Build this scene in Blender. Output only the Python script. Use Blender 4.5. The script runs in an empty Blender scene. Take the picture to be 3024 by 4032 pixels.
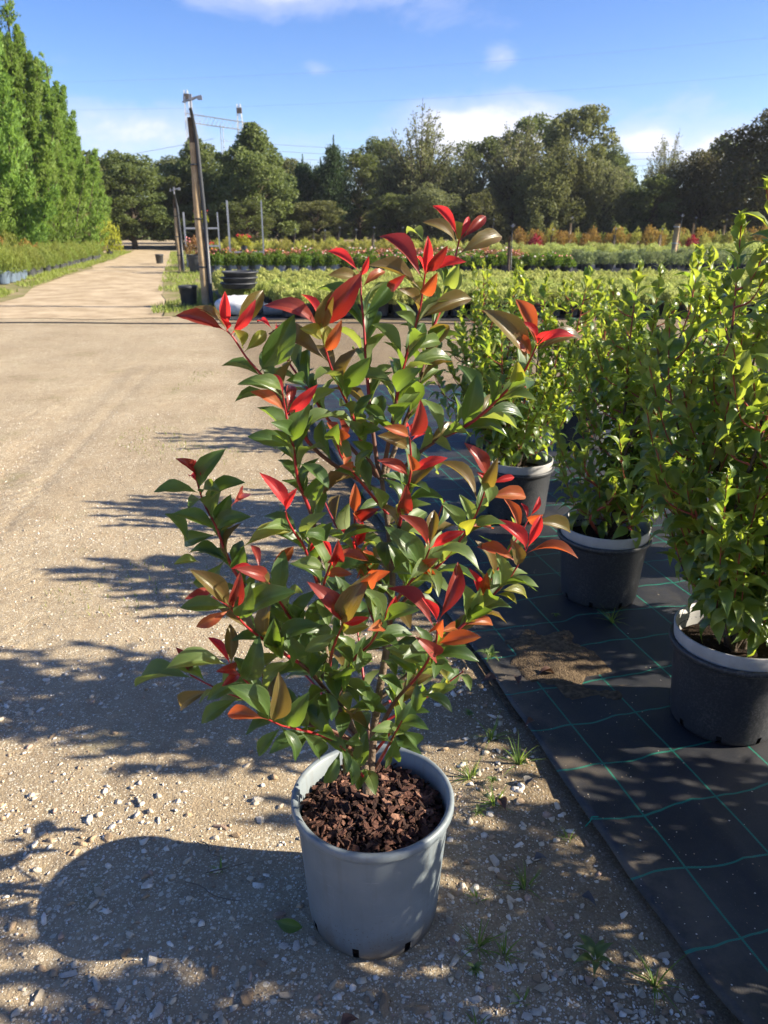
import bpy, math, random
import numpy as np
from mathutils import Vector, Matrix, noise

R = math.radians
rng = np.random.default_rng(11)
random.seed(11)
scene = bpy.context.scene
col = scene.collection

# ------------------------------------------------------------------ camera
CAM_H, PITCH = 1.63, 20.65
cam_data = bpy.data.cameras.new('camera')
cam = bpy.data.objects.new('camera', cam_data)
col.objects.link(cam)
cam.location = (0, 0, CAM_H)
cam.rotation_euler = (R(90 - PITCH), 0, 0)
cam_data.sensor_fit = 'VERTICAL'
cam_data.sensor_height = 36.0
cam_data.lens = 27.03
cam_data.clip_start = 0.05
cam_data.clip_end = 3000
cam_data.dof.use_dof = True
cam_data.dof.focus_distance = 1.75
cam_data.dof.aperture_fstop = 7.5
scene.camera = cam

# ------------------------------------------------------------------ sky and sun
SUN_EL, SUN_AZ = 28.0, 94.0          # the sun stands to the right, a little behind the camera
SKY_STRENGTH, SUN_STRENGTH = 0.083, 5.0
EXPOSURE = 1.48
HAZE = 0.0003                        # extinction per metre
world = bpy.data.worlds.new('World')
scene.world = world
world.use_nodes = True
wt = world.node_tree
wt.nodes.clear()


def N(tree, kind, **kw):
    n = tree.nodes.new(kind)
    for k, v in kw.items():
        if k == 'ins':
            for kk, vv in v.items():
                if hasattr(vv, 'is_output'):
                    tree.links.new(vv, n.inputs[kk])
                else:
                    n.inputs[kk].default_value = vv
        else:
            setattr(n, k, v)
    return n


def math_node(tree, op, a, b=None, c=None, clamp=False):
    n = tree.nodes.new('ShaderNodeMath')
    n.operation = op
    n.use_clamp = clamp
    for i, v in enumerate((a, b, c)):
        if v is None:
            continue
        if hasattr(v, 'is_output'):
            tree.links.new(v, n.inputs[i])
        else:
            n.inputs[i].default_value = v
    return n.outputs[0]


def mix_col(tree, fac, a, b, blend='MIX'):
    n = tree.nodes.new('ShaderNodeMix')
    n.data_type = 'RGBA'
    n.blend_type = blend
    for sock, v in ((n.inputs[0], fac), (n.inputs[6], a), (n.inputs[7], b)):
        if hasattr(v, 'is_output'):
            tree.links.new(v, sock)
        elif isinstance(v, (int, float)):
            sock.default_value = v
        else:
            sock.default_value = (*v, 1) if len(v) == 3 else v
    return n.outputs[2]


def ramp(tree, fac, stops, interp='LINEAR'):
    n = tree.nodes.new('ShaderNodeValToRGB')
    tree.links.new(fac, n.inputs[0])
    cr = n.color_ramp
    cr.interpolation = interp
    while len(cr.elements) < len(stops):
        cr.elements.new(0.5)
    for e, (p, c) in zip(cr.elements, stops):
        e.position = p
        e.color = (c, c, c, 1) if isinstance(c, (int, float)) else (*c, 1)
    return n.outputs[0]


sky = N(wt, 'ShaderNodeTexSky', sky_type='NISHITA')
sky.sun_disc = False
sky.sun_elevation = R(SUN_EL)
sky.sun_rotation = R(SUN_AZ)
sky.altitude = 0
sky.air_density = 0.8
sky.dust_density = 0.5
sky.ozone_density = 2.5
tc = N(wt, 'ShaderNodeTexCoord')
sep = N(wt, 'ShaderNodeSeparateXYZ', ins={0: tc.outputs['Generated']})
az = math_node(wt, 'MULTIPLY', math_node(wt, 'ARCTAN2', sep.outputs[0], sep.outputs[1]), 57.2958)
el = math_node(wt, 'MULTIPLY', math_node(wt, 'ARCSINE', sep.outputs[2]), 57.2958)
mp = N(wt, 'ShaderNodeMapping', ins={0: tc.outputs['Generated'], 3: (1, 1, 2.1)})
n1 = N(wt, 'ShaderNodeTexNoise', ins={'Vector': mp.outputs[0], 'Scale': 9.0, 'Detail': 7.0, 'Roughness': 0.58, 'Distortion': 0.3}).outputs[0]
n2 = N(wt, 'ShaderNodeTexNoise', ins={'Vector': mp.outputs[0], 'Scale': 3.1, 'Detail': 3.0, 'Roughness': 0.5}).outputs[0]
# fair-weather cumulus: broad noise all over the sky, plus the clouds seen over the trees and unseen ones
CLOUDS = [(-6.5, 13.6, 9.0, 2.2, 1.0), (-4.4, 9.2, 2.0, 1.0, .5), (7.6, 9.9, 1.8, 1.1, .55), (7.0, 5.9, 8.6, 2.7, 1.15),
          (17.0, 4.9, 4.0, 1.5, 1.1), (23.0, 4.3, 6.0, 2.2, .9), (-15.5, 5.8, 7.0, 2.2, .55), (20.0, 14.0, 6.0, .8, .6),
          (-36.0, 9.0, 9.0, 3.0, .9), (44.0, 8.0, 12.0, 3.5, 1.0), (75.0, 16.0, 14.0, 5.0, .8), (120.0, 12.0, 18.0, 5.0, .9), (-80.0, 14.0, 16.0, 5.0, .9), (180.0, 15.0, 20.0, 6.0, .9), (-130.0, 10.0, 18.0, 4.0, .9)]  # clouds out of view, added to whiten the ambient light
blob = None
for (a, e, ha, he, w) in CLOUDS:
    da = math_node(wt, 'DIVIDE', math_node(wt, 'SUBTRACT', az, a), ha)
    de = math_node(wt, 'DIVIDE', math_node(wt, 'SUBTRACT', el, e), he)
    r2 = math_node(wt, 'ADD', math_node(wt, 'MULTIPLY', da, da), math_node(wt, 'MULTIPLY', de, de))
    b = math_node(wt, 'MULTIPLY', math_node(wt, 'SUBTRACT', 1.0, math_node(wt, 'SQRT', r2), clamp=True), w)
    blob = b if blob is None else math_node(wt, 'MAXIMUM', blob, b)
low = math_node(wt, 'MULTIPLY', math_node(wt, 'SUBTRACT', 1.0, math_node(wt, 'DIVIDE', el, 9.0), clamp=True), 0.42)
dens = math_node(wt, 'ADD', math_node(wt, 'MULTIPLY', blob, 0.62), math_node(wt, 'MULTIPLY', math_node(wt, 'SUBTRACT', n1, 0.5), 0.95))
dens = math_node(wt, 'ADD', dens, low)
dens = math_node(wt, 'ADD', dens, math_node(wt, 'MULTIPLY', math_node(wt, 'SUBTRACT', n2, 0.56), 0.6))
cmask = ramp(wt, dens, [(0.06, 0.0), (0.30, 0.40), (0.58, 0.85)], 'EASE')
ccol = ramp(wt, dens, [(0.12, (2.8, 3.3, 5.1)), (0.42, (3.8, 4.0, 5.0)), (0.70, (5.6, 5.5, 5.7))])
hs = N(wt, 'ShaderNodeHueSaturation', ins={'Hue': 0.516, 'Saturation': 1.25, 'Value': 0.95, 'Color': sky.outputs[0]})
skyc = mix_col(wt, cmask, hs.outputs[0], ccol)
bg = N(wt, 'ShaderNodeBackground', ins={'Color': skyc, 'Strength': SKY_STRENGTH})
wo = N(wt, 'ShaderNodeOutputWorld', ins={'Surface': bg.outputs[0]})

sun_data = bpy.data.lights.new('sun', 'SUN')
sun_data.energy = SUN_STRENGTH
sun_data.angle = R(0.6)
sun_data.color = (1.0, 0.90, 0.74)
sun = bpy.data.objects.new('sun', sun_data)
col.objects.link(sun)
sun.rotation_euler = (0, R(90 - SUN_EL), R(90 - SUN_AZ))

vs = scene.view_settings
vs.view_transform = 'Standard'
vs.look = 'None'
vs.exposure = EXPOSURE
vs.gamma = 1.0
vs.use_curve_mapping = False
scene.cycles.max_bounces = 5
scene.cycles.diffuse_bounces = 3
scene.cycles.glossy_bounces = 2
scene.cycles.transmission_bounces = 3
scene.cycles.transparent_max_bounces = 8
scene.cycles.use_denoising = True
scene.cycles.use_adaptive_sampling = True
scene.cycles.adaptive_threshold = 0.02


# ------------------------------------------------------------------ helpers
def tag(o, label=None, cat=None, group=None, kind=None):
    if label: o['label'] = label
    if cat: o['category'] = cat
    if group: o['group'] = group
    if kind: o['kind'] = kind
    return o


def link(name, data, parent=None, matrix=None):
    o = bpy.data.objects.new(name, data)
    col.objects.link(o)
    if parent is not None:
        o.parent = parent
    if matrix is not None:
        o.matrix_local = matrix
    return o


def empty(name, loc=(0, 0, 0), rz=0.0, scale=1.0):
    o = link(name, None)
    o.empty_display_size = 0.1
    o.location = loc
    o.rotation_euler = (0, 0, rz)
    o.scale = (scale,) * 3
    return o


def mesh(name, verts, faces, mats, smooth=False, mat_idx=None, rnd=None, uv=None):
    me = bpy.data.meshes.new(name)
    verts = np.asarray(verts, dtype=np.float32)
    if isinstance(faces, np.ndarray):
        n, k = faces.shape
        me.vertices.add(len(verts))
        me.vertices.foreach_set('co', verts.ravel())
        me.loops.add(n * k)
        me.loops.foreach_set('vertex_index', faces.astype(np.int32).ravel())
        me.polygons.add(n)
        me.polygons.foreach_set('loop_start', np.arange(0, n * k, k, dtype=np.int32))
        me.update(calc_edges=True)
    else:
        me.from_pydata([tuple(map(float, v)) for v in verts], [], faces)
        me.update()
    if not isinstance(mats, (list, tuple)):
        mats = [mats]
    for m in mats:
        me.materials.append(m)
    if mat_idx is not None:
        me.polygons.foreach_set('material_index', np.asarray(mat_idx, dtype=np.int32))
    if smooth:
        me.polygons.foreach_set('use_smooth', np.ones(len(me.polygons), dtype=bool))
    if rnd is not None:
        at = me.attributes.new('rnd', 'FLOAT', 'POINT')
        at.data.foreach_set('value', np.asarray(rnd, dtype=np.float32))
    if uv is not None:
        ul = me.uv_layers.new(name='UVMap')
        li = np.empty(len(me.loops), dtype=np.int32)
        me.loops.foreach_get('vertex_index', li)
        ul.data.foreach_set('uv', np.asarray(uv, dtype=np.float32)[li].ravel())
    me.validate()
    return me


class MB:
    """collects primitives into one mesh"""
    def __init__(self):
        self.v, self.f, self.m = [], [], []

    def add(self, v, f, m=0):
        b = len(self.v)
        self.v += [tuple(p) for p in v]
        self.f += [tuple(i + b for i in q) for q in f]
        self.m += [m] * len(f)

    def box(self, c, s, m=0, rz=0.0):
        x, y, z = s[0] / 2, s[1] / 2, s[2] / 2
        cr, sr = math.cos(rz), math.sin(rz)
        v = [(c[0] + a * x * cr - b * y * sr, c[1] + a * x * sr + b * y * cr, c[2] + d * z) for a in (-1, 1) for b in (-1, 1) for d in (-1, 1)]
        self.add(v, [(0, 1, 3, 2), (4, 6, 7, 5), (0, 4, 5, 1), (2, 3, 7, 6), (0, 2, 6, 4), (1, 5, 7, 3)], m)

    def tube(self, pts, rad, seg=8, m=0, cap=True, midx=None):
        pts = [Vector(p) for p in pts]
        n = len(pts)
        if isinstance(rad, (int, float)):
            rad = [rad] * n
        v, f, mm = [], [], []
        ref = Vector((0.13, 0.9, 0.41))
        for i, p in enumerate(pts):
            d = (pts[min(i + 1, n - 1)] - pts[max(i - 1, 0)]).normalized()
            a = d.cross(ref).normalized()
            b = d.cross(a)
            for k in range(seg):
                t = 2 * math.pi * k / seg
                v.append(p + (a * math.cos(t) + b * math.sin(t)) * rad[i])
        for i in range(n - 1):
            for k in range(seg):
                q = (k + 1) % seg
                f.append((i * seg + k, i * seg + q, (i + 1) * seg + q, (i + 1) * seg + k))
                mm.append(m if midx is None else midx[i])
        if cap:
            f.append(tuple(range(seg))); mm.append(m if midx is None else midx[0])
            f.append(tuple(reversed(range((n - 1) * seg, n * seg)))); mm.append(m if midx is None else midx[-1])
        b0 = len(self.v)
        self.v += [tuple(p) for p in v]
        self.f += [tuple(i + b0 for i in q) for q in f]
        self.m += mm

    def lathe(self, prof, seg=40, m=0, skip=None, c=(0, 0, 0)):
        b0 = len(self.v)
        for (r, z) in prof:
            for k in range(seg):
                t = 2 * math.pi * k / seg
                self.v.append((c[0] + r * math.cos(t), c[1] + r * math.sin(t), c[2] + z))
        for i in range(len(prof) - 1):
            for k in range(seg):
                if skip and (i, k) in skip:
                    continue
                q = (k + 1) % seg
                self.f.append((b0 + i * seg + k, b0 + i * seg + q, b0 + (i + 1) * seg + q, b0 + (i + 1) * seg + k))
                self.m.append(m if isinstance(m, int) else m[i])

    def build(self, name, mats, parent=None, smooth=False, me_only=False):
        me = mesh(name, self.v, self.f, mats, smooth, self.m)
        return me if me_only else link(name, me, parent)


def smooth_path(pts, per=4):
    """Catmull-Rom through the points"""
    P = [Vector(p) for p in pts]
    P = [P[0] * 2 - P[1]] + P + [P[-1] * 2 - P[-2]]
    out = []
    for i in range(1, len(P) - 2):
        for k in range(per):
            t = k / per
            a, b, c, d = P[i - 1], P[i], P[i + 1], P[i + 2]
            out.append(0.5 * ((2 * b) + (c - a) * t + (2 * a - 5 * b + 4 * c - d) * t * t + (3 * b - a - 3 * c + d) * t ** 3))
    out.append(P[-2])
    return out


# ------------------------------------------------------------------ materials
def new_mat(name):
    m = bpy.data.materials.new(name)
    m.use_nodes = True
    t = m.node_tree
    t.nodes.clear()
    out = t.nodes.new('ShaderNodeOutputMaterial')
    return m, t, out


def plain(name, c, rough=0.6, var=0.25, scale=8.0, c2=None, bump=0.0, bscale=60.0, metal=0.0, spec=0.4, detail=5.0):
    """principled with two-tone noise and fine relief"""
    m, t, out = new_mat(name)
    co = N(t, 'ShaderNodeTexCoord').outputs['Object']
    nz = N(t, 'ShaderNodeTexNoise', ins={'Vector': co, 'Scale': scale, 'Detail': detail, 'Roughness': 0.6}).outputs[0]
    if c2 is None:
        c2 = tuple(v * (1 - var) for v in c)
    f = ramp(t, nz, [(0.35, 0.0), (0.65, 1.0)])
    cc = mix_col(t, f, c2, c)
    p = N(t, 'ShaderNodeBsdfPrincipled', ins={'Base Color': cc, 'Roughness': rough, 'Metallic': metal, 'Specular IOR Level': spec})
    if bump:
        bz = N(t, 'ShaderNodeTexNoise', ins={'Vector': co, 'Scale': bscale, 'Detail': 4.0}).outputs[0]
        bn = N(t, 'ShaderNodeBump', ins={'Strength': bump, 'Distance': 0.01, 'Height': bz})
        t.links.new(bn.outputs[0], p.inputs['Normal'])
    t.links.new(p.outputs[0], out.inputs[0])
    return m


def leaf_mat(name, top, under, glow, trans=0.4, rough=0.38, vein=None, spec=0.5, uvveins=True, var=0.3, blotch_tint=None):
    """a leaf: glossy upper side, paler matt underside, light shining through"""
    m, t, out = new_mat(name)
    oi = N(t, 'ShaderNodeObjectInfo').outputs['Random']
    at = N(t, 'ShaderNodeAttribute', attribute_name='rnd').outputs['Fac']
    rn = math_node(t, 'FRACT', math_node(t, 'ADD', math_node(t, 'MULTIPLY', oi, 7.31), at))
    geo = N(t, 'ShaderNodeNewGeometry')
    dark = tuple(v * (1 - var) for v in top)
    lite = tuple(min(1, v * (1 + var * 0.8)) for v in top)
    c = mix_col(t, rn, dark, lite)
    und = mix_col(t, rn, tuple(v * (1 - var * .6) for v in under), under)
    co = N(t, 'ShaderNodeTexCoord')
    nz = N(t, 'ShaderNodeTexNoise', ins={'Vector': co.outputs['Object'], 'Scale': 3.0, 'Detail': 4.0}).outputs[0]
    if blotch_tint is not None:
        c = mix_col(t, math_node(t, 'MULTIPLY', ramp(t, nz, [(0.42, 0.0), (0.68, 1.0)]), 0.75), c, blotch_tint)  # second leaf colour mixed in as noise blotches
    hgt = None
    if uvveins:
        uv = N(t, 'ShaderNodeSeparateXYZ', ins={0: co.outputs['UV']})
        av = math_node(t, 'ABSOLUTE', math_node(t, 'SUBTRACT', uv.outputs[1], 0.5))
        rib = ramp(t, av, [(0.0, 1.0), (0.035, 0.9), (0.06, 0.0)])
        wv = math_node(t, 'SINE', math_node(t, 'SUBTRACT', math_node(t, 'MULTIPLY', uv.outputs[0], 75.0), math_node(t, 'MULTIPLY', av, 34.0)))
        side = math_node(t, 'MULTIPLY', math_node(t, 'POWER', math_node(t, 'MAXIMUM', wv, 0.0), 6.0), 0.05)
        vm = math_node(t, 'MAXIMUM', math_node(t, 'MULTIPLY', rib, 0.7), math_node(t, 'MULTIPLY', side, 0.5))
        c = mix_col(t, vm, c, vein or under)
        # paler toothed margin, paler base, a few brown specks
        c = mix_col(t, math_node(t, 'MULTIPLY', ramp(t, av, [(0.44, 0.0), (0.50, 1.0)]), 0.5), c, under)
        c = mix_col(t, math_node(t, 'MULTIPLY', math_node(t, 'SUBTRACT', 1.0, uv.outputs[0]), 0.22), c, under)
        spk = N(t, 'ShaderNodeTexNoise', noise_dimensions='4D', ins={'Vector': co.outputs['Object'], 'W': math_node(t, 'MULTIPLY', rn, 40.0), 'Scale': 11.0, 'Detail': 2.0}).outputs[0]
        c = mix_col(t, ramp(t, spk, [(0.74, 0.0), (0.77, 0.7)]), c, (0.09, 0.05, 0.025))
        hgt = math_node(t, 'SUBTRACT', math_node(t, 'MULTIPLY', nz, 0.4), rib)
    c = mix_col(t, geo.outputs['Backfacing'], c, und)
    rg = math_node(t, 'ADD', math_node(t, 'MULTIPLY', geo.outputs['Backfacing'], 0.2), math_node(t, 'ADD', rough, math_node(t, 'MULTIPLY', math_node(t, 'ADD', rn, math_node(t, 'SUBTRACT', nz, 0.5)), 0.22)))
    p = N(t, 'ShaderNodeBsdfPrincipled', ins={'Base Color': c, 'Roughness': rg, 'Specular IOR Level': spec})
    tr = N(t, 'ShaderNodeBsdfTranslucent', ins={'Color': (*glow, 1)})
    if hgt is not None:
        bn = N(t, 'ShaderNodeBump', ins={'Strength': 0.22, 'Distance': 0.02, 'Height': hgt})
        t.links.new(bn.outputs[0], p.inputs['Normal'])
    mx = N(t, 'ShaderNodeMixShader', ins={0: trans, 1: p.outputs[0], 2: tr.outputs[0]})
    t.links.new(mx.outputs[0], out.inputs[0])
    return m


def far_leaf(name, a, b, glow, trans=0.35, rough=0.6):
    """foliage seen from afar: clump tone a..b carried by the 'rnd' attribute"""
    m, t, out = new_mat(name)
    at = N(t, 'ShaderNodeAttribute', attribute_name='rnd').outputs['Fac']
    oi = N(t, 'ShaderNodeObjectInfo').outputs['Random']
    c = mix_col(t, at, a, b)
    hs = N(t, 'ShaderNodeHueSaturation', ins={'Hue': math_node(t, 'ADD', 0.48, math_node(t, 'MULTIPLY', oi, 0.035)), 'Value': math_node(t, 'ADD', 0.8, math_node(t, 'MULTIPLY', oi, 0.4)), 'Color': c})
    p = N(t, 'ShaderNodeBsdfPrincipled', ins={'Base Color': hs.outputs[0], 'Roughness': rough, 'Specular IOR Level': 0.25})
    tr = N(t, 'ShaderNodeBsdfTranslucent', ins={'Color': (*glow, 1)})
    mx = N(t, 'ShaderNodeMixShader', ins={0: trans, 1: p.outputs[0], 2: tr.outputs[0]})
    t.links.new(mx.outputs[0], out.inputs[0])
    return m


# ------------------------------------------------------------------ ground
EDGE = (0.386, 2.574)                      # a point on the cloth's left edge
EV = (-0.252, 0.968)                       # along that edge, away from the camera
EU = (0.968, 0.252)                        # across the cloth, to the right


def cloth_uv(x, y):
    dx, dy = x - EDGE[0], y - EDGE[1]
    return dx * EU[0] + dy * EU[1], dx * EV[0] + dy * EV[1]


def ground_z(x, y):
    z = 0.010 * noise.noise((x * 1.1, y * 1.1, 3.0)) + 0.005 * noise.noise((x * 4.2, y * 4.2, 1.0))
    r = math.hypot(x, y - 2)
    if r < 6:
        z += 0.0022 * noise.noise((x * 19, y * 19, 7.0)) + 0.0012 * noise.noise((x * 47, y * 47, 2.0))
    # wheel ruts on the left and along the cross track
    for c, w, d in ((-2.35, 0.16, 0.016), (-2.05, 0.05, 0.008)):
        z -= d * math.exp(-((x - c + 0.12 * (y - 3)) / w) ** 2) * (0.75 + 0.5 * noise.noise((x * 3, y * 9, 0))) if 1 < y < 9 else 0
    c = x + 1.10 + 0.42 * (y - 1.74)                       # tread of a tractor tyre
    if abs(c) < 0.25 and 1.2 < y < 7:
        for k, cc in enumerate((-0.13, -0.065, 0.0, 0.065, 0.13)):
            z -= 0.011 * math.exp(-((c - cc) / 0.017) ** 2) * max(0, math.sin(y * 62 + k * 2.1)) * (0.6 + noise.noise((x * 2, y * 2, 8)))
    for c in (9.4, 11.2):
        z -= 0.022 * math.exp(-((y - c - 0.25 * noise.noise((x * .2, c, 0))) / 0.24) ** 2)
    u, v = cloth_uv(x, y)
    if u > -0.05 and y < 8.3:
        z = z * 0.3 - 0.008
    return z


def graded(a, b, step, lo, hi, grow=1.25):
    mid = list(np.arange(a, b + 1e-6, step))
    out, s, x = [], step, b
    while x < hi:
        s *= grow; x += s; out.append(min(x, hi))
    pre, s, x = [], step, a
    while x > lo:
        s *= grow; x -= s; pre.append(max(x, lo))
    return pre[::-1] + mid + out


xs = graded(-3.2, 1.4, 0.024, -900, 900, 1.16)
ys = graded(0.8, 5.6, 0.024, -60, 1500, 1.12)
gv = np.array([(x, y, ground_z(x, y) if -40 < x < 40 and -2 < y < 60 else 0) for y in ys for x in xs])
nx, ny = len(xs), len(ys)
ii = (np.arange(ny - 1)[:, None] * nx + np.arange(nx - 1)[None, :]).ravel()
gf = np.stack([ii, ii + 1, ii + nx + 1, ii + nx], 1)

# gravelly dirt: three soil tones, pale chips from voronoi cells
m_ground, t, out = new_mat('gravel_dirt')
co = N(t, 'ShaderNodeTexCoord').outputs['Object']
a1 = N(t, 'ShaderNodeTexNoise', ins={'Vector': co, 'Scale': 0.9, 'Detail': 6.0, 'Roughness': 0.6}).outputs[0]
a2 = N(t, 'ShaderNodeTexNoise', ins={'Vector': co, 'Scale': 9.0, 'Detail': 8.0, 'Roughness': 0.7}).outputs[0]
a3 = N(t, 'ShaderNodeTexNoise', ins={'Vector': co, 'Scale': 120.0, 'Detail': 3.0, 'Roughness': 0.7}).outputs[0]
sandy = mix_col(t, ramp(t, a1, [(0.36, 0.0), (0.64, 1.0)]), (0.315, 0.245, 0.155), (0.43, 0.345, 0.222))
sandy = mix_col(t, ramp(t, a2, [(0.36, 0.45), (0.58, 0.0)]), sandy, (0.24, 0.175, 0.105))
sandy = mix_col(t, ramp(t, a3, [(0.34, 0.42), (0.55, 0.0)]), sandy, (0.17, 0.12, 0.07))
spread = N(t, 'ShaderNodeTexNoise', ins={'Vector': co, 'Scale': 2.3, 'Detail': 4.0}).outputs[0]
hts = []
for sc, thr, rad in ((48.0, 0.20, 0.36), (95.0, 0.42, 0.42), (190.0, 0.52, 0.46)):
    vo = N(t, 'ShaderNodeTexVoronoi', ins={'Vector': co, 'Scale': sc, 'Randomness': 1.0})
    sepc = N(t, 'ShaderNodeSeparateColor', ins={0: vo.outputs['Color']})
    lim = math_node(t, 'MULTIPLY', ramp(t, spread, [(0.3, 0.35), (0.65, 1.25)]), thr)
    pick = math_node(t, 'LESS_THAN', sepc.outputs[0], lim)
    size = math_node(t, 'MULTIPLY', math_node(t, 'ADD', math_node(t, 'MULTIPLY', sepc.outputs[1], 0.7), 0.45), rad)
    inside = math_node(t, 'LESS_THAN', vo.outputs['Distance'], size)
    mk = math_node(t, 'MULTIPLY', pick, inside)
    tone = mix_col(t, sepc.outputs[2], (0.40, 0.33, 0.22), (0.64, 0.57, 0.43))
    sandy = mix_col(t, mk, sandy, tone)
    hts.append(math_node(t, 'MULTIPLY', mk, 60.0 / sc))
# darker, damper earth in a band beside the cloth
dotn = N(t, 'ShaderNodeVectorMath', operation='DOT_PRODUCT', ins={0: co, 1: (EU[0], EU[1], 0)}).outputs['Value']
ued = math_node(t, 'SUBTRACT', dotn, EDGE[0] * EU[0] + EDGE[1] * EU[1])
damp = math_node(t, 'ADD', math_node(t, 'DIVIDE', math_node(t, 'ADD', ued, 0.62), 0.55), math_node(t, 'MULTIPLY', math_node(t, 'SUBTRACT', a1, 0.5), 1.6))
earth = mix_col(t, a2, (0.085, 0.058, 0.032), (0.20, 0.145, 0.085))
sandy = mix_col(t, math_node(t, 'MULTIPLY', ramp(t, damp, [(0.1, 0.0), (0.9, 1.0)]), ramp(t, a3, [(0.3, 0.85), (0.75, 0.45)])), sandy, earth)
# thin green film where moss and seedlings start
gr = N(t, 'ShaderNodeTexNoise', ins={'Vector': co, 'Scale': 1.7, 'Detail': 7.0, 'Roughness': 0.7}).outputs[0]
sandy = mix_col(t, ramp(t, gr, [(0.58, 0.0), (0.74, 0.42)]), sandy, (0.16, 0.17, 0.05))
hh = math_node(t, 'ADD', math_node(t, 'ADD', hts[0], hts[1]), math_node(t, 'ADD', hts[2], math_node(t, 'MULTIPLY', a3, 0.9)))
hh = math_node(t, 'ADD', hh, math_node(t, 'MULTIPLY', a2, 2.2))
bn = N(t, 'ShaderNodeBump', ins={'Strength': 0.9, 'Distance': 0.006, 'Height': hh})
p = N(t, 'ShaderNodeBsdfPrincipled', ins={'Base Color': sandy, 'Roughness': 0.92, 'Specular IOR Level': 0.15, 'Normal': bn.outputs[0]})
t.links.new(p.outputs[0], out.inputs[0])
ground = link('ground', mesh('ground', gv, gf, m_ground, smooth=True))
tag(ground, 'pale gravelly dirt yard running back to the trees', 'ground', kind='structure')


def sheet(name, pts, z, m, kind='structure', label=None, cat=None, sub=14):
    """a laid sheet following a four-cornered outline"""
    a, b, c, d = [Vector((*p, 0)) for p in pts]
    v, f = [], []
    for i in range(sub + 1):
        for j in range(sub + 1):
            s, q = i / sub, j / sub
            pnt = a.lerp(b, q).lerp(d.lerp(c, q), s)
            w = 0.35 * noise.noise((pnt.x * .7, pnt.y * .5, z * 50)) if j in (0, sub) else 0
            w2 = 0.5 * noise.noise((pnt.x * .6, 3.3, z * 90)) if i == 0 else 0
            v.append((pnt.x + w, pnt.y + w2, z - 0.014 + ground_z(pnt.x + w, pnt.y + w2)))
    for i in range(sub):
        for j in range(sub):
            k = i * (sub + 1) + j
            f.append((k, k + 1, k + sub + 2, k + sub + 1))
    o = link(name, mesh(name, v, f, m, smooth=True))
    return tag(o, label, cat, kind=kind)


m_track = plain('track_sand', (0.50, 0.40, 0.265), 0.95, scale=1.5, c2=(0.31, 0.235, 0.145), bump=1.0, bscale=6, spec=0.1, detail=10.0)
m_turf = plain('turf', (0.15, 0.165, 0.045), 0.95, scale=1.6, c2=(0.30, 0.235, 0.14), bump=0.8, bscale=30, spec=0.1, detail=8.0)
m_mat = plain('bed_cloth', (0.022, 0.025, 0.03), 0.6, scale=4.0, c2=(0.05, 0.046, 0.04), bump=0.3, bscale=80)
sheet('track', [(-8.2, 14.2), (-3.9, 14.2), (-12.4, 50), (-15.4, 50)], 0.024, m_track, label='sandy dirt track leading to the gap in the trees', cat='track', sub=30)
sheet('grass_verge', [(-9.6, 13.5), (-7.9, 15.0), (-15.3, 50), (-16.2, 50)], 0.031, m_turf, label='green grass verge along the left of the track', cat='verge', sub=30)
sheet('grass_verge', [(-4.1, 14.5), (-2.9, 14.5), (-11.2, 48), (-12.5, 48)], 0.030, m_turf, label='thin grass verge between the track and the flower beds', cat='verge', sub=30)
sheet('bed_floor', [(-2.95, 14.0), (14, 14.0), (14, 20.4), (-4.4, 20.4)], 0.027, m_mat, label='dark cloth under the pale green potted plants', cat='bed floor')
sheet('bed_floor', [(-6.2, 26.6), (30, 26.6), (30, 49), (-9.5, 49)], 0.028, m_mat, label='dark cloth under the far flower beds', cat='bed floor')
sheet('bed_floor', [(-20, 19), (-9.9, 19), (-14.6, 41), (-24, 41)], 0.026, m_mat, label='dark cloth under the pots left of the track', cat='bed floor')

# ------------------------------------------------------------------ woven cloth on the right
m_cloth, t, out = new_mat('woven_ground_cloth')
uvn = N(t, 'ShaderNodeTexCoord').outputs['UV']
su = N(t, 'ShaderNodeSeparateXYZ', ins={0: uvn})
wob = N(t, 'ShaderNodeTexNoise', ins={'Vector': uvn, 'Scale': 5.0, 'Detail': 2.0}).outputs[0]
wob2 = N(t, 'ShaderNodeTexNoise', ins={'Vector': uvn, 'Scale': 1.2, 'Detail': 2.0}).outputs[0]


def thread(coord, off, step, half, wobble):
    c = math_node(t, 'ADD', coord, math_node(t, 'MULTIPLY', math_node(t, 'SUBTRACT', wob, 0.5), wobble))
    c = math_node(t, 'ADD', c, math_node(t, 'MULTIPLY', math_node(t, 'SUBTRACT', wob2, 0.5), wobble * 1.5))
    q = math_node(t, 'FRACT', math_node(t, 'ADD', math_node(t, 'DIVIDE', math_node(t, 'SUBTRACT', c, off), step), 0.5))
    d = math_node(t, 'MULTIPLY', math_node(t, 'ABSOLUTE', math_node(t, 'SUBTRACT', q, 0.5)), step)
    return math_node(t, 'LESS_THAN', d, half)


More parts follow.
